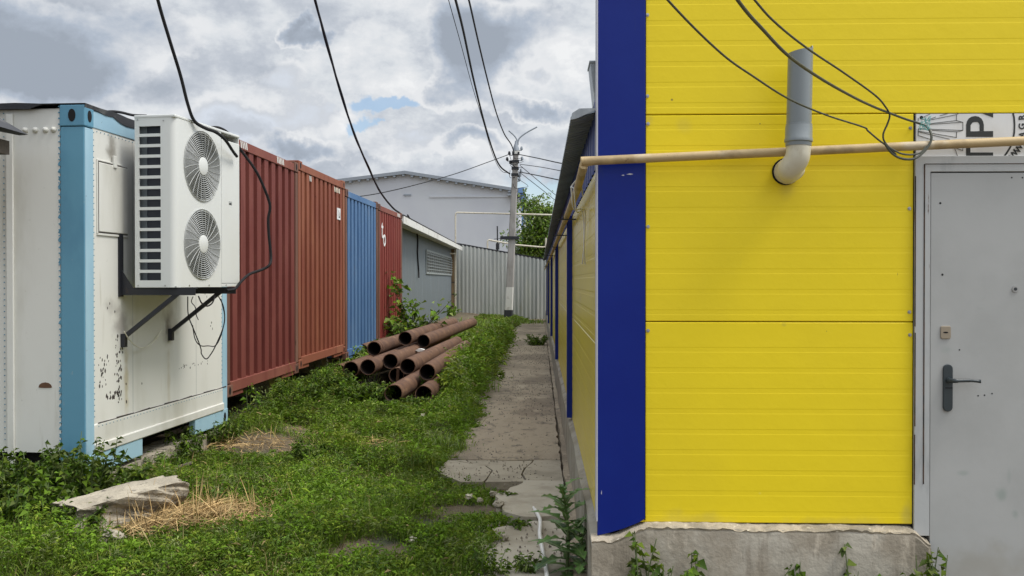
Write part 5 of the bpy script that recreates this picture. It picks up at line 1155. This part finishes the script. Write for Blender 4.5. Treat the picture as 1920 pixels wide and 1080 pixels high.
def clumps(nc, x0, x1, y0, y1, nl, sig, hh, ll, narrow=.42):
    X, Y = region(nc, x0, x1, y0, y1); k = keep(X, Y) & (rng.random(nc) < .15+1.1*sst(vnoise(X, Y, .5, 71), .25, .75)); X, Y = X[k], Y[k]; nc = len(X)
    hm = np.clip(height_map(X, Y)*1.25, .04, .4)*rng.uniform(.6, 1.5, nc)*hh; sg_ = sig*rng.uniform(.6, 1.5, nc); kind = rng.choice(4, nc, p=[.5, .2, .2, .1])
    tone = rng.uniform(.6, 1.35, nc)[:, None]*(.75+.6*vnoise(X, Y, .9, 43))[:, None]
    base = np.array([(.125, .215, .016), (.195, .255, .030), (.088, .150, .026), (.215, .255, .095)])[kind]*tone
    i = np.repeat(np.arange(nc), nl); n = len(i); a = rng.uniform(0, 2*np.pi, n); r = np.abs(rng.normal(0, 1, n)); rr_ = np.minimum(r, 2.2)*sg_[i]
    px_, py_ = X[i]+rr_*np.cos(a), Y[i]+rr_*np.sin(a); z = ground_h(px_, py_)+hm[i]*np.clip(1-(r/2.4)**2, .05, 1)*rng.uniform(.55, 1.1, n); e = np.clip(rng.normal(.75-.35*r, .35), -.3, 1.5)
    aj = a+rng.normal(0, .6, n); d = np.stack([np.cos(aj)*np.cos(e), np.sin(aj)*np.cos(e), np.sin(e)], 1); L_ = ll*rng.uniform(.55, 1.35, n)*np.array([1, 1.15, .8, 1.3])[kind][i]
    f = np.maximum(ell(px_, py_, STRAW), ell(px_, py_, DIRT)*1.05); k = rng.random(n) > f; wd = L_*narrow*np.array([1, .6, 1.15, .42])[kind][i]; cc = base[i]*rng.uniform(.8, 1.2, (n, 1))
    mass.append(leaf_mesh('grass', np.stack([px_, py_, z], 1)[k], d[k], L_[k], wd[k], cc[k], droop=.35))
clumps(4600, -4.3, -.1, 4.6, 8.8, 34, .050, .75, .031)
clumps(2300, -3.2, -.5, 8.6, 13.5, 34, .070, .7, .040)
clumps(1500, -3.0, -.5, 13.5, 24, 34, .10, 1.0, .075)
clumps(50, -4.3, -.1, 4.8, 9.5, 60, .09, 1.4, .05, .5)
clumps(290, -1.34, -.86, 11.8, 23, 70, .12, 1.1, .075, .45)
clumps(70, -3.0, -2.3, 8.8, 12.2, 60, .10, .8, .06, .5)
clumps(90, -2.5, -1.6, 10.5, 12.0, 50, .10, 1.0, .07, .45)
g_ = join_leaf(mass, 'grass', 'stuff'); g_['label'] = 'low green grass and weeds covering the alley ground'
# long pale grass tufts
tl = []
for px, py, d_, n, hh in ((845, 835, 8.6, 260, .22), (650, 905, 7.2, 130, .2), (870, 640, 20, 200, .35), (820, 720, 11.6, 160, .2), (615, 900, 7.2, 90, .16), (890, 700, 13.2, 200, .32), (660, 655, 13.4, 220, .34), (750, 610, 19, 250, .7), (905, 608, 30, 300, .35), (985, 603, 34, 300, .30)):
    c = at(px, py, d_); X = c.x+rng.normal(0, .11*d_/8, n); Y = c.y+rng.normal(0, .12*d_/8, n); Zc = ground_h(X, Y)
    tl.append(leaf_mesh('tall_grass', np.stack([X, Y, Zc], 1), updirs(n, .85, 1.45), hh*rng.uniform(.6, 1.3, n), rng.uniform(.004, .008, n)*d_/8, greens(n, 1.25, [.1, .2, .05, .35, .1, .2])*np.array([1.05, 1, 1.5]), droop=.35, blade=True))
g_ = join_leaf(tl, 'tall_grass', 'stuff'); g_['label'] = 'tufts of long pale grass between the weeds'
# dry straw
sl_ = []
def straws(cx, cy, rx, ry, n, L0=.10, zt=.05):
    X = cx+rng.normal(0, rx*.5, n); Y = cy+rng.normal(0, ry*.5, n); Z = ground_h(X, Y)+rng.uniform(.004, zt, n)
    a = rng.uniform(0, 2*np.pi, n); e = rng.normal(0, .22, n); e = np.where(rng.random(n) < .07, rng.uniform(.6, 1.4, n), e); d = np.stack([np.cos(a)*np.cos(e), np.sin(a)*np.cos(e), np.sin(e)], 1)
    c = np.array([.52, .36, .165])*rng.uniform(.28, 1.25, (n, 1))*np.array([1, 1, 1])
    sl_.append(leaf_mesh('straw', np.stack([X, Y, Z], 1), d, rng.uniform(.4, 1.5, n)*L0, rng.uniform(.0028, .0062, n), c, droop=.08, blade=True))
for (c, rx, ry), n in zip(STRAW, (3000, 900, 420, 60, 1500)):
    straws(c.x+rx*.25*math.sin(n), c.y, rx*1.15, ry*1.1, n//2, .15, .06)
    for q in range(7): straws(c.x+rng.normal(0, rx*.7), c.y+rng.normal(0, ry*.7), rx*.4, ry*.4, n//14, .20, .09)
straws(at(370, 990, 5.7).x, at(370, 990, 5.7).y, .3, .2, 500, .2, .12); straws(at(560, 815, 9.3).x, 9.3, .4, .3, 120, .08, .02); straws(-2.5, 7.6, .6, .6, 300, .1, .05)
straws(at(170, 930, 6.3).x, 6.3, .4, .2, 60, .25, .15)
for cx, cy, rx, ry, n in ((-2.2, 6.2, 1.6, 1.2, 60), (-1.6, 8.6, 1.6, 1.6, 50), (-2.4, 5.4, 1.2, .6, 40)):      # single dead stalks standing in the green
    X = cx+rng.normal(0, rx*.5, n); Y = cy+rng.normal(0, ry*.5, n); k = keep(X, Y, False); X, Y = X[k], Y[k]; n = len(X)
    sl_.append(leaf_mesh('straw', np.stack([X, Y, ground_h(X, Y)], 1), updirs(n, .7, 1.5), rng.uniform(.10, .26, n), rng.uniform(.003, .0055, n), np.array([.50, .40, .20])*rng.uniform(.5, 1.2, (n, 1)), droop=.12, blade=True))
g_ = join_leaf(sl_, 'straw', 'stuff'); g_.data.materials.clear(); g_.data.materials.append(MAT['straw']); g_['label'] = 'dry yellow straw lying flattened among the weeds'

# weeds that stand out: stems with leaves along them
def weed(name, label, cat, x, y, h, spread, nst, nleaf, ll, lw, tone=1., group=None, z=None, lean=.5, elo=-.3, ehi=.7, hi_leaf=True, droop=.4):
    z = gh(x, y) if z is None else z
    t = thing(name, label, cat, (x, y, z), 0, group); m = MB(); P_ = []; D_ = []; L_ = []
    for k in range(nst):
        a = rng.uniform(0, 2*np.pi); rr_ = spread*math.sqrt(rng.uniform(0, 1)); hh = h*rng.uniform(.6, 1.05); b0 = Vector((rr_*.45*math.cos(a), rr_*.45*math.sin(a), -.02)); tp_ = Vector((rr_*math.cos(a)*1.0+rng.normal(0, .02), rr_*math.sin(a), hh))
        md = (b0+tp_)/2+Vector((rng.normal(0, .02), rng.normal(0, .02), .05*h)); cv = spline([b0, md, tp_], 5); m.tube(cv, [.0035*(1-.6*i/10)*(1+h) for i in range(len(cv))], 5)
        for q in range(nleaf):
            f = rng.uniform(.15, 1) if hi_leaf else rng.uniform(.05, 1); i_ = min(int(f*10), 9); p = cv[i_].lerp(cv[i_+1], f*10-i_); aa = rng.uniform(0, 2*np.pi); ee = rng.uniform(elo, ehi)
            P_.append(p); D_.append((math.cos(aa)*math.cos(ee), math.sin(aa)*math.cos(ee), math.sin(ee))); L_.append(ll*rng.uniform(.55, 1.15)*(1.1-.45*f))
    m.build('stem', MAT['stem'], t)
    L_ = np.array(L_); leaf_mesh('foliage', np.array([tuple(p) for p in P_]), np.array(D_), L_, L_*lw, greens(len(P_), tone), t, droop=droop)
    return t
def wz(px, py, z=0): p = atZ(px, py, z); return p.x, p.y
NG = 'nettles before the white container'
for i, (px, d_, h, lab) in enumerate(((20, 6.0, .42, 'dark leafy nettle clump at the left edge before the white wall'), (85, 5.95, .40, 'dark leafy nettle clump before the white side wall, beside the blue post'), (150, 6.05, .52, 'tall dark leafy nettle clump against the blue corner post'), (40, 5.5, .34, 'leafy weed clump in front of the nettles at the left edge'), (190, 6.35, .26, 'small leafy weed at the foot of the blue corner post'), (120, 5.6, .22, 'low leafy weed before the nettles'))):
    p = at(px, 850, d_); weed('nettle', lab, 'plant', p.x, p.y, h, .30, 34, 34, .080, .52, .62, NG)
for i, (px, d_, h, s, lab) in enumerate(((300, 7.25, .22, .2, 'bushy weed before the dark gap under the white container'), (345, 7.9, .30, .22, 'leafy weed hiding the right sill of the white container'), (415, 8.5, .26, .22, 'leafy weed under the corner where white and maroon containers meet'), (250, 6.75, .16, .15, 'thin weed beside the concrete beam'), (590, 7.9, .20, .26, 'fresh green weed mound in the middle of the grass'), (660, 7.4, .18, .22, 'broad leafy weed mound in the grass beside the fresh green one'))):
    p = at(px, 800, d_); weed('weed', lab, 'plant', p.x, p.y, h, s, 24, 30, .06, .5, .85)
weed('weed', 'pale sapling growing against the maroon container rail', 'plant', at(465, 720, 9.4).x, 9.35, .42, .07, 3, 12, .09, .75, 1.35)
for i, (px, d_, h, lab) in enumerate(((560, 10.2, .30, 'leafy weeds under the joint of the two brown containers'), (615, 11.3, .30, 'leafy weed at the mouth of the lowest left pipe'), (665, 10.9, .26, 'weed clump in the shade before the pipe mouths'), (705, 11.2, .26, 'dark weed clump just left of the front pipe'), (830, 12.2, .30, 'grassy weed clump right of the pipe mouths'), (870, 14.5, .42, 'tall weed clump beside the middle of the pipes'), (900, 16.5, .45, 'tall weed clump between path and pipe ends'), (850, 12.9, .36, 'leafy weed leaning on the pipe nearest the path'), (915, 19, .45, 'weed clump beyond the pipe ends at the path edge'), (760, 11.0, .12, 'low weed under the front pipe mouth'))):
    p = at(px, 700, d_); weed('weed', lab, 'plant', p.x, p.y, h*1.15, .30, 34, 30, .085, .42, .75 if px < 800 else 1.05)
x, y = wz(1005, 648); weed('weed', 'isolated weed mound growing on the path by the wall', 'plant', x, y, .28, .34, 26, 26, .09, .4, .9, z=0)
# shrub by the red container
x, y = at(770, 600, 17.2).x, 17.2
t = thing('shrub', 'leafy green shrub growing in front of the dull red container', 'shrub', (x, y, gh(x, y))); m = MB(); P_ = []; D_ = []; L_ = []
for k in range(13):
    a = rng.uniform(0, 2*np.pi); s_ = rng.uniform(.15, .8); hh = rng.uniform(.7, 1.25) if k > 1 else 1.55
    if k < 2: a = math.pi; s_ = .30+.1*k
    cv = spline([(0, 0, -.05), (s_*.35*math.cos(a), s_*.35*math.sin(a), hh*.5), (s_*math.cos(a), s_*math.sin(a), hh)], 6); m.tube(cv, [.016*(1-.7*i/12) for i in range(len(cv))], 6)
    for q in range(60):
        f = rng.uniform(.25, 1); i_ = min(int(f*12), 11); p = cv[i_].lerp(cv[i_+1], f*12-i_)+Vector(rng.normal(0, .09, 3)); aa = rng.uniform(0, 6.28); ee = rng.uniform(-.5, .6); P_.append(p); D_.append((math.cos(aa)*math.cos(ee), math.sin(aa)*math.cos(ee), math.sin(ee))); L_.append(rng.uniform(.08, .17))
m.build('stem', MAT['bark'], t); L_ = np.array(L_); leaf_mesh('foliage', np.array([tuple(p) for p in P_]), np.array(D_), L_, L_*.72, greens(len(L_), 1.05), t)
x, y = at(725, 615, 15.6).x, 15.6; weed('shrub', 'low dark leafy shrub at the foot of the blue container, behind the stack', 'shrub', x, y, .55, .4, 16, 26, .12, .7, .7)
x, y = at(705, 640, 14.9).x, 14.9; weed('weed', 'pale leafy weed between blue container and the pipes', 'plant', x, y, .42, .2, 10, 20, .10, .6, 1.1)

# sow thistle on the path edge
def thistle(name, label, x, y, h, n, ll, tone=1.0, z=.0):
    t = thing(name, label, 'plant', (x, y, z)); m = MB(); lf = MB(); 
    cv = spline([(0, 0, -.03), (.01, .01, h*.5), (-.02, -.01, h)], 8); m.tube(cv, [.011*(1-.65*i/16) for i in range(len(cv))], 7)
    mids = MB(); cols = []
    for k in range(n):
        f = k/(n-1); a = k*2.4+rng.normal(0, .2); L_ = ll*(1.05-.65*abs(f-.35))*rng.uniform(.85, 1.15); e = .25+.75*f
        b = cv[min(int(f*16), 16)]; d_ = Vector((math.cos(a), math.sin(a), 0)); pts_ = []
        for q in range(13):
            s_ = q/12; pts_.append(b+d_*(L_*s_*math.cos(e*(1-.4*s_)))+Vector((0, 0, L_*(s_*math.sin(e)-.42*s_*s_))))
        side = Vector((-math.sin(a), math.cos(a), 0)); A = []; B = []; M_ = []
        for q, p in enumerate(pts_):
            s_ = q/12; w_ = L_*(.035+.15*math.sin(math.pi*min(1, s_*1.02))**.8)*(1.0 if q % 3 == 1 else .42 if q % 3 == 0 else .62)*(1 if q < 12 else .1)
            sw = d_*(-.35*w_ if q % 3 == 1 else 0)
            A.append(p+side*w_+sw+Vector((0, 0, w_*.25))); B.append(p-side*w_+sw+Vector((0, 0, w_*.25))); M_.append(p)
        lf.strip(A, M_); lf.strip(M_, B); mids.tube([p+Vector((0, 0, .0015)) for p in pts_], [.0032*(1-.8*q/12) for q in range(13)], 4)
    m.build('stem', MAT['stem'], t)
    mt = mat('thistle_leaf', (.055*tone, .105*tone, .026*tone), .5, var=[((.035, .075, .02), 9, .45, .65), ((.09, .14, .05), 16, .58, .7)], trans=.22); lf.build('foliage', mt, t); mids.build('leaf_rib', mat('leaf_rib', (.22, .27, .12), .6), t)
    return t
MAT['thl'] = None
p = atZ(1062, 1066, .02); thistle('sow_thistle', 'tall spiky leaved thistle growing beside the blue corner on the path', p.x, p.y, .45, 30, .26, 2.4)
p = atZ(1090, 1085, .0); thistle('sow_thistle', 'smaller spiky thistle at the foot of the concrete plinth corner', p.x, p.y, .28, 22, .21, 2.4)
for px, py, h, lab in ((985, 1068, .10, 'low spreading weed on the path slab before the thistle'), (920, 1075, .14, 'low leafy weed at the bottom path edge'), (970, 985, .05, 'tiny weed in the crack of the pale slab'), (945, 930, .05, 'tiny weed between the path slabs')):
    p = atZ(px, py, .01); weed('weed', lab, 'plant', p.x, p.y, h, .09, 10, 14, .055, .35, .85, z=.0)
def broad(label, px, d_, zt, n=9, ll=.05):
    p = at(px, 1070, d_); weed('bindweed', label, 'plant', p.x, p.y, zt+.12, .10, 8, n+5, ll*1.35, .85, .72, z=-.06, elo=-.5, ehi=.5)
broad('broad leaved bindweed climbing the plinth near the blue corner', 1205, 4.25, .36, 9, .055)
broad('small broad leaved plant at the plinth foot under the middle of the yellow wall', 1300, 4.25, .24, 8)
broad('broad leaved plant at the plinth foot before the yellow wall, near the door', 1615, 4.25, .27)
broad('broad leaved plant at the door foot where the plinth ends', 1725, 4.25, .27)
broad('low broad leaved plant mostly cut off by the picture bottom, between the wall plants', 1505, 4.25, .20)
for px in (1240, 1268): broad('low dark broad leaved seedling at the plinth foot' + (' beside the climbing one' if px == 1240 else ' farther from the corner'), px, 4.22, .22, 8, .045)

# tree behind the fence
def tree(label, x, y, h, r, nl, seed, tone=1.):
    t = thing('tree', label, 'tree', (x, y, 0)); m = MB(); r_ = np.random.default_rng(seed); P_ = []
    m.tube(spline([(0, 0, -.2), (.1, 0, h*.3), (0, .1, h*.6)], 5), [.22-.012*i for i in range(11)], 10)
    for k in range(26):
        a = r_.uniform(0, 6.28); zz_ = r_.uniform(.35, .98)*h; rr_ = r*math.sqrt(max(.05, 1-((zz_/h-.55)/.5)**2))*r_.uniform(.5, 1); c = Vector((rr_*math.cos(a), rr_*math.sin(a), zz_))
        m.tube(spline([(0, 0, h*.25+.2*zz_), c*.5+Vector((0, 0, zz_*.28)), c], 4), [.06*(1-.09*i) for i in range(9)], 5)
        cl = r_.uniform(.5, 1.0); nn_ = nl//26
        q = r_.normal(0, 1, (nn_, 3))*np.array([.48, .48, .34])*cl+np.array(c); P_.append(q)
        for s_ in range(3):
            d_ = r_.normal(0, 1, 3)*.7; d_[2] = abs(d_[2])*.9; ln = np.linspace(0, 1, 30)[:, None]*d_+np.array(c)+r_.normal(0, .07, (30, 3)); P_.append(ln)
    m.build('trunk', MAT['bark'], t); P_ = np.concatenate(P_); n = len(P_)
    L_ = r_.uniform(.12, .24, n); c = greens(n, tone)*np.array([1.05, 1, 1.4]); leaf_mesh('crown', P_, updirs(n, -1., .9), L_, L_*.5, c, t)
tx = at(1012, 430, 46); tree('green leafy tree behind the fence and the pole', tx.x, 46, 5.6, 1.25, 9500, 3, 1.0)
tx = at(1062, 430, 52); tree('second green tree crown, hidden partly by the dark eave', tx.x, 52, 6.2, 1.7, 6500, 5, .85)
x, y = at(842, 600, 36).x, 36; weed('weed', 'yellowish weeds before the shed door post', 'plant', x, y, .42, .5, 16, 22, .16, .35, 1.5)

# ------------------------------------------------------------------ rubble and litter
def rock(name, label, cat, c, dims, seed, m_, rz=0, rough_=.22, tilt=(0, 0), cuts=2, flat=False):
    import bmesh
    bm = bmesh.new(); bmesh.ops.create_cube(bm, size=1); bmesh.ops.subdivide_edges(bm, edges=bm.edges[:], cuts=cuts*3, use_grid_fill=True)
    r_ = np.random.default_rng(seed); ph = r_.uniform(0, 6, 9)
    for v in bm.verts:
        p = v.co*2; k = 1-(.10 if flat else .30)*max(0, abs(p.x)*abs(p.y)*abs(p.z))-(0 if flat else .10*max(abs(p.x*p.y), abs(p.y*p.z), abs(p.x*p.z))); n_ = sum(math.sin(p.x*a+p.y*b+p.z*c_+ph[i])/(1+i*.5) for i, (a, b, c_) in enumerate(((2, 1, 3), (5, 3, 1), (3, 7, 5), (11, 6, 4), (9, 13, 8), (17, 11, 14))))
        off = n_*rough_*.12
        sc = (1 if not flat else (.3 if p.z > .98 else 1))
        v.co = Vector((v.co.x*dims[0]*k*(1+off*sc), v.co.y*dims[1]*k*(1+off*1.6*sc), v.co.z*dims[2]*k*(1+off*.8*sc)))
    me = bpy.data.meshes.new(name); bm.to_mesh(me); bm.free(); o = bpy.data.objects.new(name, me); COL.objects.link(o); me.materials.append(MAT[m_])
    if flat:
        me.materials.append(MAT['rubble_side']); me.polygons.foreach_set('material_index', [0 if q.normal.z > .55 else 1 for q in me.polygons])
    o.location = c; o.rotation_euler = (tilt[0], tilt[1], rz); return tag(o, label, cat)
p = at(230, 958, 5.76); q0 = at(130, 968, 5.55); q1 = at(335, 915, 6.15); az = math.atan2(q1.y-q0.y, q1.x-q0.x)
rock('concrete_block', 'broken concrete block with a pale flat top lying in the weeds', 'block', (p.x, p.y+.03, gh(p.x, p.y)+.125), (.74, .22, .25), 4, 'rubble', az, .8, (R(5), R(-4)), 6, True)
p = atZ(210, 1016, .05); rock('stone', 'small grey stone in the weeds before the broken concrete block', 'stone', (p.x, p.y, gh(p.x, p.y)+.035), (.13, .10, .09), 9, 'rubble', .4, 1.5, (R(12), R(9)))
p = atZ(802, 997, .04); rock('stone', 'tan rounded stone in the grass near the path', 'stone', (p.x, p.y, gh(p.x, p.y)+.05), (.05, .045, .045), 12, 'litter', .4, .5)
for px, py, lab in ((793, 780, 'cream coloured scrap in the grass before the front pipe'), (440, 903, 'white scrap of packaging in the weeds beside the straw'), (775, 1000, 'small white scrap beside the tan stone'), (880, 918, 'small pale pebble on the cracked path edge')):
    p = atZ(px, py, .06); o = rock('litter_scrap', lab, 'litter', (p.x, p.y, gh(p.x, p.y)+.06), (.055, .04, .035), int(px), 'plastic_white' if px == 440 else 'litter', px, 1.2)
p = [(270, 897), (300, 886), (330, 877), (360, 868)]; pts = [atZ(a, b, .13) for a, b in p]
tag(MB().tube([q+Vector((0, 0, .0)) for q in spline(pts, 4)], .014, 7).build('stick', MAT['bark'], smooth=True), 'brown stick lying in the weeds behind the concrete block', 'stick')
pts = [atZ(a, b, .045) for a, b in ((1000, 951), (1006, 961), (1012, 972), (1013, 985), (1012, 1000), (1015, 1020), (1019, 1040), (1023, 1060), (1026, 1085))]
m = MB(); cv = spline(pts, 4); m.tube(cv, [.008]*2+[.0125]*(len(cv)-2), 10); tag(m.build('plastic_tube', MAT['plastic_white'], smooth=True), 'bent white plastic tube lying on the path slab', 'tube')
for k, (px, py, s_) in enumerate(((1100, 1015, .05), (1106, 985, .045), (1098, 1040, .04), (925, 928, .035), (935, 950, .05), (900, 940, .03), (945, 1010, .035))):
    p = atZ(px, py, .02); rock('stone', ['grey rubble lump wedged below the blue corner', 'small rubble lump above the wedged one by the blue corner', 'rubble lump at the plinth foot', 'small dark stone at the slab break', 'flat rubble piece at the slab break', 'tiny stone in the soil left of the slab break', 'stone at the edge of the pale slab'][k], 'stone', (p.x, p.y, .02+s_*.3), (s_*1.5, s_*1.2, s_), 60+k, 'rubble', k, 1.1)
# gravel and crumbs on the path
n = 2600; X = rng.uniform(-.95, .24, n); Y = 4.7+rng.random(n)**1.5*18; s_ = rng.uniform(.0025, .008, n)*(1+.05*Y); kp = (X > path_left(Y)-.1) & ((vnoise(X, Y, .8, 77) > .45) | (rng.random(n) < .25)); X, Y, s_ = X[kp], Y[kp], s_[kp]
m = MB()
for x, y, s in zip(X, Y, s_):
    a = rng.uniform(0, 6.28); q = [(x+s*math.cos(a+k*1.57)*rng.uniform(.7, 1.2), y+s*math.sin(a+k*1.57)*rng.uniform(.7, 1.2), .012) for k in range(4)]; tpz = (x, y, .018+s*.8); m.add(q+[tpz], [(0, 1, 4), (1, 2, 4), (2, 3, 4), (3, 0, 4)])
o = m.build('gravel', MAT['pebble'], kind='stuff'); o['label'] = 'fine gravel and crumbs strewn on the path'
